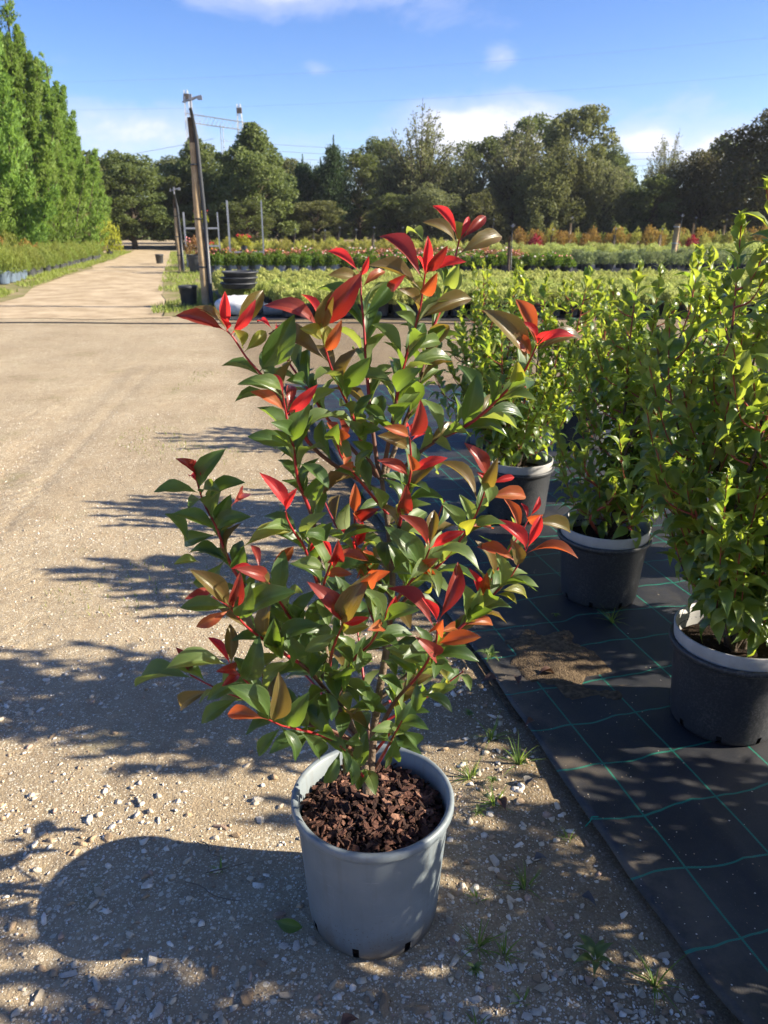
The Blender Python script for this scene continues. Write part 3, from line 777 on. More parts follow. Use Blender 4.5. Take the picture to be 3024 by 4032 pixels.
# leaves: stem, base, tip, how far the blade faces forward, colour class
LEAVES = [
  (27,(-32,65,967),(-20,44,1041),0.30,'R'),(27,(-37,77,1024),(15,20,1073),0.30,'D'),(27,(-37,78,1029),(-34,123,1067),0.32,'O'),(27,(-33,68,981),(-71,84,1000),0.30,'R'),
  (27,(-33,67,975),(-49,97,993),0.30,'R'),(27,(-33,68,979),(-10,35,1013),0.30,'R'),(27,(-33,66,969),(-4,111,907),0.25,'O'),(24,(-82,-148,999),(-34,-190,1024),0.30,'O'),
  (10,(58,-37,1060),(65,10,1091),0.30,'Y'),(27,(-29,60,940),(-9,103,937),0.30,'R'),(24,(-69,-186,1045),(-49,-235,1086),0.30,'R'),(27,(-18,48,881),(3,17,938),0.30,'R'),
  (27,(-24,55,913),(-22,-5,948),0.30,'O'),(18,(-121,-116,1028),(-92,-100,1063),0.30,'R'),(13,(91,-136,999),(124,-186,1017),0.30,'O'),(26,(-1,-240,1038),(17,-305,1083),0.30,'O'),
  (2,(-258,-50,1443),(-341,-80,1477),0.28,'D'),(2,(-259,-50,1445),(-307,-79,1492),0.25,'B'),(2,(-259,-50,1445),(-253,-72,1516),0.25,'R'),(2,(-253,-48,1438),(-200,-73,1500),0.30,'R'),
  (2,(-259,-50,1445),(-260,-92,1473),0.25,'R'),(2,(-249,-47,1433),(-194,-15,1514),0.38,'B'),(2,(-236,-43,1410),(-238,-89,1452),0.30,'Y'),(2,(-233,-41,1404),(-193,-11,1440),0.50,'Y'),
  (2,(-207,-34,1367),(-133,-73,1474),0.40,'G'),(5,(-86,-80,1449),(-177,-113,1498),0.26,'D'),(5,(-86,-80,1449),(-121,-57,1511),0.22,'R'),(5,(-86,-80,1449),(-79,-106,1490),0.25,'R'),
  (5,(-86,-80,1449),(-11,-119,1550),0.32,'D'),(5,(-86,-80,1449),(-60,-134,1521),0.50,'B'),(5,(-83,-74,1432),(-117,-127,1459),0.35,'Y'),(5,(-77,-66,1409),(-82,-108,1467),0.50,'Y'),
  (5,(-78,-67,1410),(-47,-105,1470),0.30,'O'),(5,(-72,-59,1388),(-189,-20,1437),0.30,'B'),(4,(-199,120,1425),(-236,156,1436),0.30,'R'),(4,(-196,118,1418),(-196,158,1430),0.30,'R'),
  (4,(-164,98,1358),(-187,149,1390),0.50,'Y'),(4,(-138,86,1323),(-160,11,1343),0.40,'G'),(4,(-143,88,1330),(-135,158,1336),0.30,'G'),(6,(-18,99,1534),(-84,123,1577),0.28,'R'),
  (6,(-18,98,1531),(-2,73,1569),0.30,'R'),(6,(-18,93,1508),(30,117,1541),0.25,'O'),(6,(-18,96,1522),(-79,55,1536),0.30,'B'),(6,(-13,81,1446),(-107,116,1509),0.25,'G'),
  (6,(-12,78,1431),(-56,114,1474),0.35,'G'),(6,(-10,67,1378),(-23,128,1409),0.50,'M'),(3,(-150,-137,1336),(-182,-119,1380),0.30,'R'),(3,(-148,-130,1312),(-203,-152,1356),0.30,'O'),
  (3,(-148,-128,1306),(-143,-79,1353),0.40,'D'),(3,(-148,-129,1308),(-88,-154,1367),0.30,'R'),(3,(-151,-138,1341),(-223,-164,1373),0.25,'G'),(3,(-151,-140,1349),(-198,-178,1382),0.35,'M'),
  (3,(-143,-117,1262),(-167,-182,1307),0.30,'G'),(3,(-140,-111,1240),(-216,-138,1272),0.42,'G'),(3,(-141,-114,1250),(-105,-141,1337),0.40,'G'),(3,(-141,-114,1251),(-60,-82,1300),0.25,'M'),
  (5,(-110,-37,1297),(-62,-84,1344),0.25,'M'),(3,(-137,-104,1211),(-74,-135,1170),0.50,'G'),(11,(-57,-86,1234),(-81,-35,1275),0.30,'O'),(11,(-57,-84,1231),(-61,-25,1279),0.40,'D'),
  (11,(-59,-94,1248),(-57,-153,1290),0.30,'O'),(11,(-48,-68,1204),(-46,-127,1215),0.35,'O'),(11,(-36,-54,1181),(-52,-109,1206),0.35,'O'),(17,(-338,-50,1159),(-362,-96,1217),0.25,'D'),
  (17,(-339,-50,1161),(-330,-80,1209),0.30,'R'),(17,(-339,-50,1160),(-291,-69,1206),0.35,'R'),(17,(-334,-50,1136),(-272,-82,1231),0.25,'G'),(17,(-337,-50,1152),(-362,-13,1157),0.25,'R'),
  (17,(-332,-50,1130),(-415,-79,1148),0.25,'G'),(17,(-326,-50,1107),(-239,-80,1165),0.25,'G'),(17,(-332,-50,1127),(-283,-109,1158),0.30,'M'),(19,(-239,-220,1168),(-231,-145,1167),0.35,'D'),
  (18,(-147,-200,1150),(-183,-226,1230),0.30,'R'),(18,(-147,-200,1150),(-124,-215,1199),0.22,'R'),(27,(-38,80,1039),(-34,58,1117),0.35,'O'),(27,(-31,80,1113),(-50,19,1166),0.30,'O'),
  (3,(-125,-85,1135),(-144,-36,1165),0.35,'G'),(3,(-124,-84,1130),(-80,-128,1197),0.40,'G'),(11,(-61,-100,1258),(-55,-173,1298),0.30,'G'),(3,(-137,-104,1212),(-183,-41,1222),0.40,'G'),
  (8,(178,160,1595),(125,187,1662),0.25,'R'),(8,(178,160,1595),(198,176,1642),0.40,'R'),(8,(178,160,1595),(233,186,1642),0.30,'D'),(8,(175,156,1583),(167,197,1634),0.40,'Y'),
  (8,(175,157,1585),(103,130,1631),0.28,'B'),(8,(170,151,1566),(269,183,1606),0.30,'B'),(8,(109,154,1589),(74,220,1610),0.25,'M'),(7,(99,-28,1529),(20,8,1609),0.30,'D'),
  (7,(100,-29,1536),(104,-51,1607),0.22,'R'),(7,(100,-30,1542),(137,-74,1592),0.35,'D'),(7,(101,-30,1543),(171,-54,1566),0.35,'R'),(7,(100,-29,1539),(87,1,1572),0.20,'R'),
  (7,(96,-25,1508),(119,-86,1548),0.40,'O'),(7,(94,-22,1488),(76,33,1524),0.55,'Y'),(7,(97,-26,1513),(0,-60,1560),0.22,'B'),(7,(40,-25,1515),(61,-88,1543),0.35,'D'),
  (7,(90,-20,1470),(53,-70,1521),0.25,'B'),(7,(87,-18,1459),(193,17,1498),0.35,'B'),(6,(-14,82,1455),(45,110,1519),0.35,'G'),(7,(66,-8,1380),(3,22,1449),0.30,'M'),
  (7,(84,-17,1446),(48,-64,1480),0.30,'M'),(7,(71,-11,1401),(137,40,1415),0.35,'M'),(8,(120,103,1409),(168,167,1398),0.30,'M'),(7,(61,-5,1361),(160,26,1385),0.22,'M'),
  (8,(92,72,1307),(141,103,1347),0.25,'M'),(7,(53,-1,1321),(94,-61,1379),0.30,'G'),(8,(153,132,1503),(156,186,1547),0.35,'M'),(8,(156,134,1511),(170,71,1552),0.35,'M'),
  (8,(120,103,1409),(148,47,1443),0.35,'G'),(6,(-3,53,1306),(48,85,1360),0.20,'M'),(7,(55,-2,1334),(-24,23,1346),0.45,'M'),(5,(-54,-41,1335),(2,-81,1402),0.40,'G'),
  (5,(-43,-32,1308),(-66,-75,1374),0.50,'G'),(10,(72,-160,1275),(27,-199,1304),0.35,'O'),(10,(72,-160,1275),(88,-215,1354),0.42,'D'),(10,(73,-154,1265),(99,-113,1272),0.40,'R'),
  (10,(72,-160,1275),(68,-117,1284),0.30,'R'),(10,(75,-110,1193),(141,-134,1230),0.30,'R'),(10,(74,-104,1183),(15,-138,1227),0.40,'D'),(10,(76,-114,1199),(70,-168,1247),0.50,'O'),
  (10,(74,-142,1246),(16,-188,1286),0.35,'B'),(9,(139,-20,1234),(107,7,1308),0.42,'M'),(9,(126,-16,1225),(154,-75,1226),0.35,'M'),(9,(98,-5,1201),(135,49,1144),0.50,'M'),
  (9,(297,-99,1424),(261,-70,1504),0.30,'O'),(9,(297,-100,1427),(265,-116,1470),0.25,'R'),(9,(290,-92,1405),(242,-126,1455),0.40,'O'),(9,(297,-99,1424),(357,-121,1447),0.22,'R'),
  (9,(291,-93,1408),(389,-64,1432),0.22,'B'),(9,(297,-100,1427),(313,-133,1456),0.20,'R'),(9,(285,-87,1388),(197,-127,1491),0.30,'B'),(9,(266,-74,1356),(260,-122,1402),0.50,'Y'),
  (9,(211,-47,1288),(169,-13,1380),0.35,'G'),(9,(176,-34,1259),(198,-68,1369),0.35,'G'),(9,(218,-50,1295),(213,-79,1371),0.30,'G'),(9,(228,-55,1307),(308,-82,1326),0.22,'M'),
  (9,(201,-43,1278),(300,-13,1273),0.28,'G'),(12,(229,-50,1152),(182,-80,1242),0.30,'D'),(12,(229,-50,1152),(203,-91,1188),0.35,'R'),(12,(229,-50,1151),(285,-33,1160),0.30,'R'),
  (12,(229,-50,1152),(236,-112,1220),0.40,'B'),(12,(216,-40,1101),(134,0,1182),0.25,'B'),(12,(221,-44,1120),(315,-16,1113),0.30,'O'),(12,(216,-40,1101),(208,-95,1181),0.30,'M'),
  (7,(39,10,1235),(-16,35,1289),0.35,'G'),(7,(45,6,1271),(75,-66,1315),0.30,'G'),(5,(-22,-10,1238),(21,-64,1265),0.35,'G'),(5,(-17,-6,1225),(-46,-52,1279),0.35,'G'),
  (5,(-2,7,1184),(-32,-43,1235),0.40,'G'),(5,(-34,-23,1281),(-38,54,1288),0.35,'G'),(5,(15,18,1146),(-28,64,1159),0.40,'M'),(12,(20,-9,1084),(6,-68,1150),0.40,'M'),
  (10,(63,-55,1095),(39,7,1128),0.30,'G'),(27,(-38,80,1039),(23,118,1048),0.30,'G'),(20,(-244,-260,988),(-217,-291,1073),0.30,'D'),(20,(-244,-260,988),(-295,-225,988),0.22,'R'),
  (20,(-244,-260,988),(-303,-284,965),0.45,'O'),(20,(-244,-260,988),(-299,-292,1079),0.35,'B'),(20,(-244,-260,988),(-326,-289,1006),0.42,'G'),(20,(-233,-241,957),(-127,-278,1032),0.30,'G'),
  (20,(-234,-242,959),(-204,-284,1047),0.45,'G'),(19,(-186,-199,1008),(-220,-252,1055),0.30,'B'),(19,(-197,-220,1042),(-243,-240,1058),0.30,'R'),(19,(-197,-220,1042),(-217,-177,1078),0.30,'D'),
  (18,(-201,-106,980),(-151,-80,1031),0.40,'O'),(17,(-280,-50,969),(-247,-96,1037),0.35,'G'),(17,(-285,-50,983),(-376,-22,995),0.30,'G'),(17,(-349,-50,984),(-385,-98,1002),0.25,'M'),
  (17,(-364,-50,1021),(-416,-24,1080),0.35,'G'),(17,(-305,-50,1049),(-380,-80,1103),0.30,'G'),(17,(-304,-50,1047),(-272,-18,1066),0.30,'Y'),(17,(-304,-50,1045),(-386,-13,1014),0.35,'G'),
  (17,(-313,-50,1074),(-268,-78,1139),0.45,'G'),(17,(-306,-50,1052),(-232,-93,1100),0.30,'G'),(18,(-237,-179,1070),(-147,-148,1091),0.22,'Y'),(18,(-202,-186,1109),(-157,-132,1093),0.30,'M'),
  (18,(-140,-165,1099),(-127,-102,1056),0.35,'G'),(18,(-139,-162,1095),(-84,-124,1065),0.45,'G'),(24,(-79,-156,1009),(-142,-187,1043),0.42,'M'),(24,(-67,-193,1052),(-86,-162,1078),0.25,'R'),
  (24,(-68,-192,1051),(-52,-251,1115),0.35,'D'),(24,(-66,-197,1057),(-3,-233,1072),0.35,'O'),(25,(-48,-240,945),(-103,-273,1047),0.30,'D'),(25,(-48,-240,945),(-27,-256,1000),0.30,'R'),
  (25,(-48,-240,945),(0,-256,969),0.30,'R'),(25,(-56,-208,911),(-120,-235,887),0.42,'M'),(25,(-54,-218,922),(0,-257,951),0.40,'Y'),(25,(-48,-240,945),(1,-276,1063),0.25,'B'),
  (25,(-48,-240,945),(-52,-270,1055),0.30,'G'),(26,(23,-238,947),(-10,-263,1030),0.30,'M'),(19,(-145,-119,868),(-160,-160,947),0.40,'G'),(20,(-177,-171,850),(-90,-203,924),0.25,'G'),
  (20,(-159,-153,823),(-152,-219,911),0.35,'G'),(20,(-187,-182,866),(-224,-141,907),0.35,'G'),(20,(-184,-179,862),(-175,-228,948),0.30,'G'),(21,(-266,-200,832),(-312,-176,883),0.28,'R'),
  (21,(-266,-200,832),(-269,-170,909),0.40,'B'),(21,(-246,-180,789),(-207,-213,907),0.35,'G'),(21,(-266,-200,832),(-378,-240,855),0.28,'M'),(22,(-382,-80,737),(-395,-104,816),0.40,'D'),
  (22,(-367,-78,726),(-519,-35,680),0.20,'G'),(22,(-351,-77,715),(-420,-106,778),0.30,'G'),(22,(-330,-75,701),(-422,-45,631),0.35,'B'),(21,(-245,-179,787),(-317,-208,762),0.30,'G'),
  (22,(-281,-71,674),(-363,-106,635),0.30,'G'),(23,(-190,-260,754),(-251,-292,849),0.35,'G'),(23,(-185,-250,743),(-162,-285,873),0.32,'B'),(23,(-190,-260,754),(-274,-235,750),0.35,'O'),
  (23,(-178,-239,730),(-139,-269,667),0.42,'G'),(23,(-146,-194,684),(-102,-167,593),0.42,'G'),(23,(-170,-227,716),(-215,-255,666),0.30,'G'),(23,(-161,-214,704),(-114,-243,803),0.35,'G'),
  (21,(-260,-194,819),(-278,-261,861),0.40,'D'),(21,(-255,-189,809),(-276,-245,818),0.40,'D'),(20,(-215,-167,781),(-156,-189,833),0.42,'M'),(28,(-61,-166,618),(-95,-197,552),0.38,'G'),
  (28,(-60,-163,614),(-36,-194,545),0.45,'G'),(19,(-117,-79,794),(-118,-146,858),0.35,'G'),(20,(-146,-67,611),(-111,-97,720),0.35,'G'),(19,(-190,-205,1019),(-227,-267,1070),0.35,'D'),
  (17,(-290,-50,996),(-360,-18,898),0.35,'G'),(19,(-276,-220,1006),(-322,-265,1011),0.30,'D'),(28,(-94,-170,765),(-75,-211,715),0.40,'G'),(28,(-63,-170,625),(-46,-218,596),0.35,'G'),
  (20,(-123,-116,762),(-156,-69,770),0.35,'M'),(14,(331,50,960),(257,16,1053),0.30,'R'),(14,(334,50,965),(367,78,1038),0.30,'R'),(14,(330,49,957),(438,12,966),0.22,'O'),
  (15,(336,146,961),(302,178,1041),0.40,'O'),(15,(353,157,991),(465,191,951),0.25,'B'),(15,(354,157,992),(342,180,1029),0.25,'R'),(15,(358,160,1000),(382,178,1045),0.35,'R'),
  (15,(354,158,993),(377,106,1027),0.35,'O'),(14,(316,47,930),(294,2,1009),0.35,'B'),(14,(319,48,936),(232,80,965),0.42,'O'),(14,(278,43,876),(266,16,975),0.42,'M'),
  (14,(276,43,874),(345,67,905),0.25,'M'),(14,(281,43,880),(359,17,899),0.25,'M'),(14,(275,43,872),(348,65,843),0.30,'Y'),(14,(268,42,865),(314,9,859),0.30,'Y'),
  (15,(242,97,825),(218,72,912),0.25,'R'),(15,(247,99,831),(253,55,911),0.40,'O'),(15,(267,110,860),(234,75,978),0.25,'B'),(13,(109,-200,1077),(54,-227,1154),0.25,'D'),
  (13,(109,-200,1077),(103,-157,1088),0.35,'R'),(13,(109,-200,1077),(168,-223,1122),0.30,'R'),(13,(109,-200,1077),(119,-162,1139),0.42,'B'),(13,(98,-151,1017),(120,-215,1064),0.40,'O'),
  (12,(187,-26,1033),(141,-52,1112),0.40,'M'),(12,(201,-31,1060),(176,-58,1130),0.42,'M'),(12,(195,-29,1047),(204,-89,1092),0.42,'Y'),(10,(64,-62,1108),(141,-88,1136),0.30,'G'),
  (10,(63,-56,1097),(58,-108,1134),0.40,'Y'),(12,(196,-29,1050),(256,21,1032),0.25,'O'),(13,(87,-126,988),(64,-153,1080),0.35,'G'),(13,(72,-95,952),(38,-125,1053),0.40,'G'),
  (13,(91,-134,997),(32,-170,1109),0.35,'G'),(13,(105,-184,1057),(200,-216,1047),0.28,'M'),(16,(124,-224,922),(35,-183,994),0.30,'D'),(16,(124,-240,949),(94,-259,1010),0.25,'R'),
  (16,(124,-240,949),(163,-200,1052),0.36,'D'),(16,(124,-228,929),(129,-290,982),0.35,'O'),(16,(124,-221,917),(165,-170,901),0.40,'O'),(16,(124,-201,882),(206,-228,913),0.35,'O'),
  (16,(120,-188,861),(192,-214,908),0.35,'B'),(16,(116,-176,840),(88,-247,922),0.30,'D'),(16,(113,-169,829),(208,-201,847),0.30,'G'),(16,(111,-163,818),(158,-125,750),0.35,'Y'),
  (26,(24,-240,949),(49,-221,994),0.35,'R'),(26,(19,-229,934),(2,-292,965),0.42,'O'),(16,(110,-161,815),(32,-188,866),0.42,'M'),(16,(94,-132,767),(38,-165,835),0.40,'G'),
  (16,(94,-132,766),(92,-159,700),0.40,'G'),(30,(97,-116,709),(73,-75,621),0.35,'G'),(26,(-7,-176,860),(84,-146,872),0.30,'G'),(14,(205,36,794),(258,-14,855),0.30,'G'),
  (14,(200,36,789),(276,72,772),0.25,'O'),(30,(99,-120,716),(167,-154,696),0.40,'G'),(34,(139,39,612),(187,-6,660),0.35,'M'),(34,(197,48,655),(220,-17,660),0.42,'M'),
  (29,(57,-146,653),(5,-194,681),0.35,'M'),(29,(59,-153,663),(115,-198,688),0.38,'G'),(29,(56,-142,648),(99,-102,573),0.40,'G'),(29,(52,-129,630),(43,-95,536),0.35,'G'),
  (29,(29,-49,517),(30,-98,510),0.42,'M'),(30,(-56,-17,607),(37,-47,620),0.38,'G'),(28,(-63,-170,625),(-23,-111,600),0.35,'G'),(26,(-38,-132,800),(-68,-67,708),0.42,'G'),
  (27,(-36,76,1020),(-15,131,940),0.42,'D'),(27,(-33,67,976),(-21,113,985),0.40,'R'),(27,(-38,80,1039),(-37,11,1067),0.35,'O'),(27,(-35,72,997),(-46,113,948),0.30,'R'),
  (24,(7,-179,1005),(37,-241,1052),0.40,'O'),(27,(-25,56,918),(-28,14,987),0.40,'O'),(26,(-6,-240,1010),(11,-298,986),0.30,'M'),(26,(24,-240,949),(88,-277,996),0.30,'G'),
  (27,(-22,52,900),(-12,99,840),0.30,'Y'),(10,(62,-53,1091),(69,-121,1169),0.30,'D'),(13,(102,-167,1036),(76,-231,1036),0.35,'M'),(12,(146,-11,965),(170,-62,1033),0.30,'M'),
  (14,(229,39,822),(232,-1,897),0.35,'M'),(13,(103,-174,1045),(106,-152,966),0.30,'Y'),(14,(211,37,801),(197,8,907),0.40,'M'),(26,(36,-87,680),(50,-21,690),0.35,'G'),
  (26,(6,-57,636),(-28,-105,718),0.40,'G'),(26,(-59,-85,723),(-38,-142,797),0.35,'G'),(30,(10,-94,733),(64,-142,743),0.30,'G'),(30,(20,-120,794),(51,-176,797),0.35,'G'),
  (29,(46,-106,598),(71,-39,566),0.40,'M'),
]


m_wood = plain('photinia_bark', (0.20, 0.145, 0.10), 0.85, scale=30, c2=(0.11, 0.08, 0.055), bump=0.7, bscale=120, spec=0.2)
m_redstem = plain('red_stem', (0.33, 0.025, 0.03), 0.4, scale=20, c2=(0.22, 0.02, 0.02))
m_brownstem = plain('brown_stem', (0.15, 0.055, 0.035), 0.55, scale=30, c2=(0.09, 0.045, 0.03))
CAMV = Vector((0, 0, CAM_H))
stem_obj = []
stem_pts = []
for i, pts in enumerate(STEMS):
    pts = [Vector(q) / 1000 for q in pts]
    sp_ = smooth_path(pts, 4)
    n = len(sp_)
    ln = sum((sp_[j + 1] - sp_[j]).length for j in range(n - 1))
    acc, rad, mi = 0, [], []
    for j in range(n):
        if i < 2:
            q = j / (n - 1)
            rad.append(0.0048 + 0.0060 * q ** 1.3 if i == 0 else 0.0042 + 0.0052 * q ** 1.3)
            mi.append(0)
        else:
            rad.append(min(0.0016 + 0.0085 * acc, 0.0052))
            mi.append(1 if acc < 0.24 else (2 if acc < 0.38 else 0))
        if j < n - 1:
            acc += (sp_[j + 1] - sp_[j]).length
    b = MB()
    b.tube(sp_, rad, 8, midx=mi)
    o = b.build('trunk' if i < 2 else 'branch', [m_wood, m_redstem, m_brownstem], hero, smooth=True)
    stem_obj.append(o)
    stem_pts.append((sp_, ln))
cam_local = CAMV - Vector((POT[0], POT[1], 0))
for (si, bs, tp, face, cc) in LEAVES:
    bs, tp = Vector(bs) / 1000, Vector(tp) / 1000
    x = (tp - bs)
    L = x.length
    x.normalize()
    c = (cam_local - bs)
    c = (c - x * c.dot(x)).normalized()
    s = x.cross(c)
    if s.z < 0:
        s = -s
    ratio = {'R': .25, 'D': .28, 'O': .30, 'B': .31, 'Y': .38, 'M': .34, 'G': .345}[cc] * random.uniform(.92, 1.08)
    ph = math.acos(min(1, face / ratio)) if face < ratio else random.uniform(0, .35)
    ph += random.uniform(-.12, .2)
    nrm = c * math.cos(ph) + s * math.sin(ph) + Vector((.42, 0, .15))
    width = L * ratio
    link('leaf', leaf_me[cc, random.choices(range(5), (3, 3, 2, 2, 2))[0]], stem_obj[si], leaf_matrix(bs, tp, width, nrm))

# the inner leaves that fill the bush between the branches
fill_v, fill_f, fill_m, fill_uv, fill_r = [], [], [], [], []
tmpl = [leaf_template(a, fo, w, c, rows=LEAF_ROWS[::2] + [LEAF_ROWS[-1]], cols=2) for (a, fo, w, c) in SHAPES]
for si in range(2, len(STEMS)):
    sp_, ln = stem_pts[si]
    acc, j, nxt = 0, 0, 0.10 + random.uniform(0, .02)
    ang = random.uniform(0, 6.28)
    for j in range(len(sp_) - 1):
        acc += (sp_[j + 1] - sp_[j]).length
        if acc < nxt or acc > ln * 0.9:
            continue
        nxt = acc + 0.0138
        base_p = sp_[j]
        if base_p.z < 0.40:
            continue
        d = (sp_[max(0, j - 1)] - sp_[j + 1]).normalized()
        ang += 2.4
        ref = d.cross(Vector((0, 0, 1)) if abs(d.z) < .9 else Vector((1, 0, 0))).normalized()
        rad_v = ref * math.cos(ang) + d.cross(ref) * math.sin(ang)
        if rad_v.y < -0.55 and random.random() < .6:
            rad_v.y *= -1
        dr = (d * 0.8 + rad_v * random.uniform(.6, .9) + Vector((0, 0, random.uniform(-.2, .25)))).normalized()
        L = random.uniform(.075, .11)
        mtx = leaf_matrix(base_p, base_p + dr * L, L * .34, d + Vector((.3, 0, .4)))
        v, f, uv = random.choice(tmpl)
        if not up_ok(v, f):
            f = [tuple(reversed(q)) for q in f]
        o0 = len(fill_v)
        fill_v += [mtx @ Vector(q) for q in v]
        fill_f += [tuple(k + o0 for k in q) for q in f]
        fill_m += [random.choices((0, 1, 2), (6, 2, 1))[0]] * len(f)
        fill_uv += uv
        fill_r += [random.random()] * len(v)
for k in range(150):
    # short leafy spurs on the two trunks
    sp_, ln = stem_pts[k % 2]
    low_ = k % 3 == 0
    j = random.randrange(2, len(sp_) - 2)
    base_p = sp_[j]
    if base_p.z < (0.44 if low_ else 0.60) or base_p.z > (0.62 if low_ else 1.05):
        continue
    a_ = random.uniform(0, 6.28)
    o_ = Vector((math.cos(a_), math.sin(a_), random.uniform(-.1, .5)))
    base_p = base_p + o_ * 0.004
    L = random.uniform(.07, .105)
    dr = (o_ + Vector((random.uniform(-.5, .5), random.uniform(-.5, .5), random.uniform(-.5, .4)))).normalized()
    mtx = leaf_matrix(base_p, base_p + dr * L, L * .42, Vector((0, 0, 1)) + o_ * .3)
    v, f, uv = random.choice(tmpl)
    if not up_ok(v, f):
        f = [tuple(reversed(q)) for q in f]
    o0 = len(fill_v)
    fill_v += [mtx @ Vector(q) for q in v]
    fill_f += [tuple(q2 + o0 for q2 in q) for q in f]
    fill_m += [random.choices((0, 1, 2), (6, 2, 1))[0]] * len(f)
    fill_uv += uv
    fill_r += [random.random()] * len(v)
o = link('inner_foliage', mesh('inner_foliage', fill_v, fill_f, [LM['G'], LM['M'], LM['B']], True, fill_m, fill_r, fill_uv), hero)
tag(o, kind='stuff')


# ------------------------------------------------------------------ laurels in black pots on the cloth
LR = [(0.0, .05), (.14, .05), (.26, .55), (.42, 1.0), (.60, .90), (.78, .52), (.91, .2), (1.0, 0.0)]
PETIOLE = (0.36, 0.05, 0.035)


def laurel_leaf_mat(name, top, under, glow, trans, rough, vein):
    m = leaf_mat(name, top, under, glow, trans, rough, vein=vein, var=0.35, spec=0.6)
    t = m.node_tree
    pr = [n for n in t.nodes if n.type == 'BSDF_PRINCIPLED'][0]
    src = pr.inputs['Base Color'].links[0].from_socket
    uv = [n for n in t.nodes if n.type == 'SEPXYZ'][0]
    c = mix_col(t, math_node(t, 'LESS_THAN', uv.outputs[0], 0.17), src, PETIOLE)
    t.links.new(c, pr.inputs['Base Color'])
    return m


QM = [laurel_leaf_mat('laurel_dark', (0.055, 0.108, 0.022), (0.15, 0.20, 0.06), (0.34, 0.50, 0.04), 0.40, 0.26, (0.07, 0.14, 0.03)),
      laurel_leaf_mat('laurel_mid', (0.110, 0.175, 0.030), (0.21, 0.25, 0.08), (0.50, 0.62, 0.05), 0.46, 0.28, (0.12, 0.18, 0.04)),
      laurel_leaf_mat('laurel_young', (0.125, 0.175, 0.030), (0.24, 0.27, 0.08), (0.48, 0.56, 0.05), 0.46, 0.30, (0.24, 0.26, 0.06))]
LSH = [(.22, .45, .2, .40), (.27, .40, .3, .30), (.18, .55, .3, .45), (.13, .45, .7, .25)]
lt = []
for (a, fo, w, c) in LSH:
    v, f, uv = leaf_template(a, fo, w, c, rows=LR, cols=2)
    if not up_ok(v, f):
        f = [tuple(reversed(q)) for q in f]
    lt.append((np.array(v), np.array(f), np.array(uv)))
laurel_me = [[mesh('leaf', v, f, m, True, uv=uv) for (v, f, uv) in lt] for m in QM]
m_lwood = plain('laurel_bark', (0.10, 0.075, 0.055), 0.85, scale=40, c2=(0.055, 0.04, 0.03), bump=0.6, bscale=120, spec=0.2)
m_lred = plain('laurel_red_stem', (0.30, 0.06, 0.04), 0.45, scale=20, c2=(0.2, 0.05, 0.03))


def black_plastic(name, c, dusty):
    m, t, out = new_mat(name)
    co = N(t, 'ShaderNodeTexCoord').outputs['Object']
    k1 = N(t, 'ShaderNodeTexNoise', ins={'Vector': co, 'Scale': 120.0, 'Detail': 3.0, 'Roughness': 0.8}).outputs[0]
    k2 = N(t, 'ShaderNodeTexNoise', ins={'Vector': co, 'Scale': 6.0, 'Detail': 5.0}).outputs[0]
    cc = mix_col(t, math_node(t, 'MULTIPLY', ramp(t, k1, [(0.48, 0.0), (0.62, 1.0)]), ramp(t, k2, [(0.35, 0.15), (0.7, 0.8)])), c, dusty)
    bn = N(t, 'ShaderNodeBump', ins={'Strength': 0.3, 'Distance': 0.001, 'Height': k1})
    p = N(t, 'ShaderNodeBsdfPrincipled', ins={'Base Color': cc, 'Roughness': 0.5, 'Specular IOR Level': 0.4, 'Normal': bn.outputs[0]})
    t.links.new(p.outputs[0], out.inputs[0])
    return m


m_blackpot = black_plastic('black_pot_plastic', (0.022, 0.024, 0.028), (0.085, 0.085, 0.085))
m_greypot = plain('grey_liner_plastic', (0.36, 0.355, 0.345), 0.5, scale=14, c2=(0.28, 0.275, 0.265), spec=0.4)
m_graypot = black_plastic('slate_pot_plastic', (0.10, 0.115, 0.135), (0.16, 0.16, 0.16))
outer_me = make_pot_mesh('outer_pot', 0.168, 0.190, 0.310, 0.207, 0.020, [m_blackpot], 64, 8, 3)
b = MB(); b.lathe([(0.178, 0.20), (0.192, 0.312), (0.196, 0.352), (0.194, 0.355), (0.190, 0.354), (0.186, 0.312), (0.170, 0.14)], 56)
inner_me = b.build('inner_pot', m_greypot, smooth=True, me_only=True)
b = MB(); b.lathe([(0.0, 0.285), (0.08, 0.288), (0.15, 0.280), (0.184, 0.275)], 30)
lsoil_me = b.build('soil', m_soil, smooth=True, me_only=True)
b = MB(); b.lathe([(0.0, 0.012), (0.156, 0.012), (0.160, 0.02), (0.166, 0.08), (0.172, 0.2)], 32)
lroot_me = b.build('root_ball', m_dark, smooth=True, me_only=True)
tall_me = make_pot_mesh('tall_pot', 0.19, 0.225, 0.50, 0.245, 0.03, [m_graypot], 64, 8, 3)


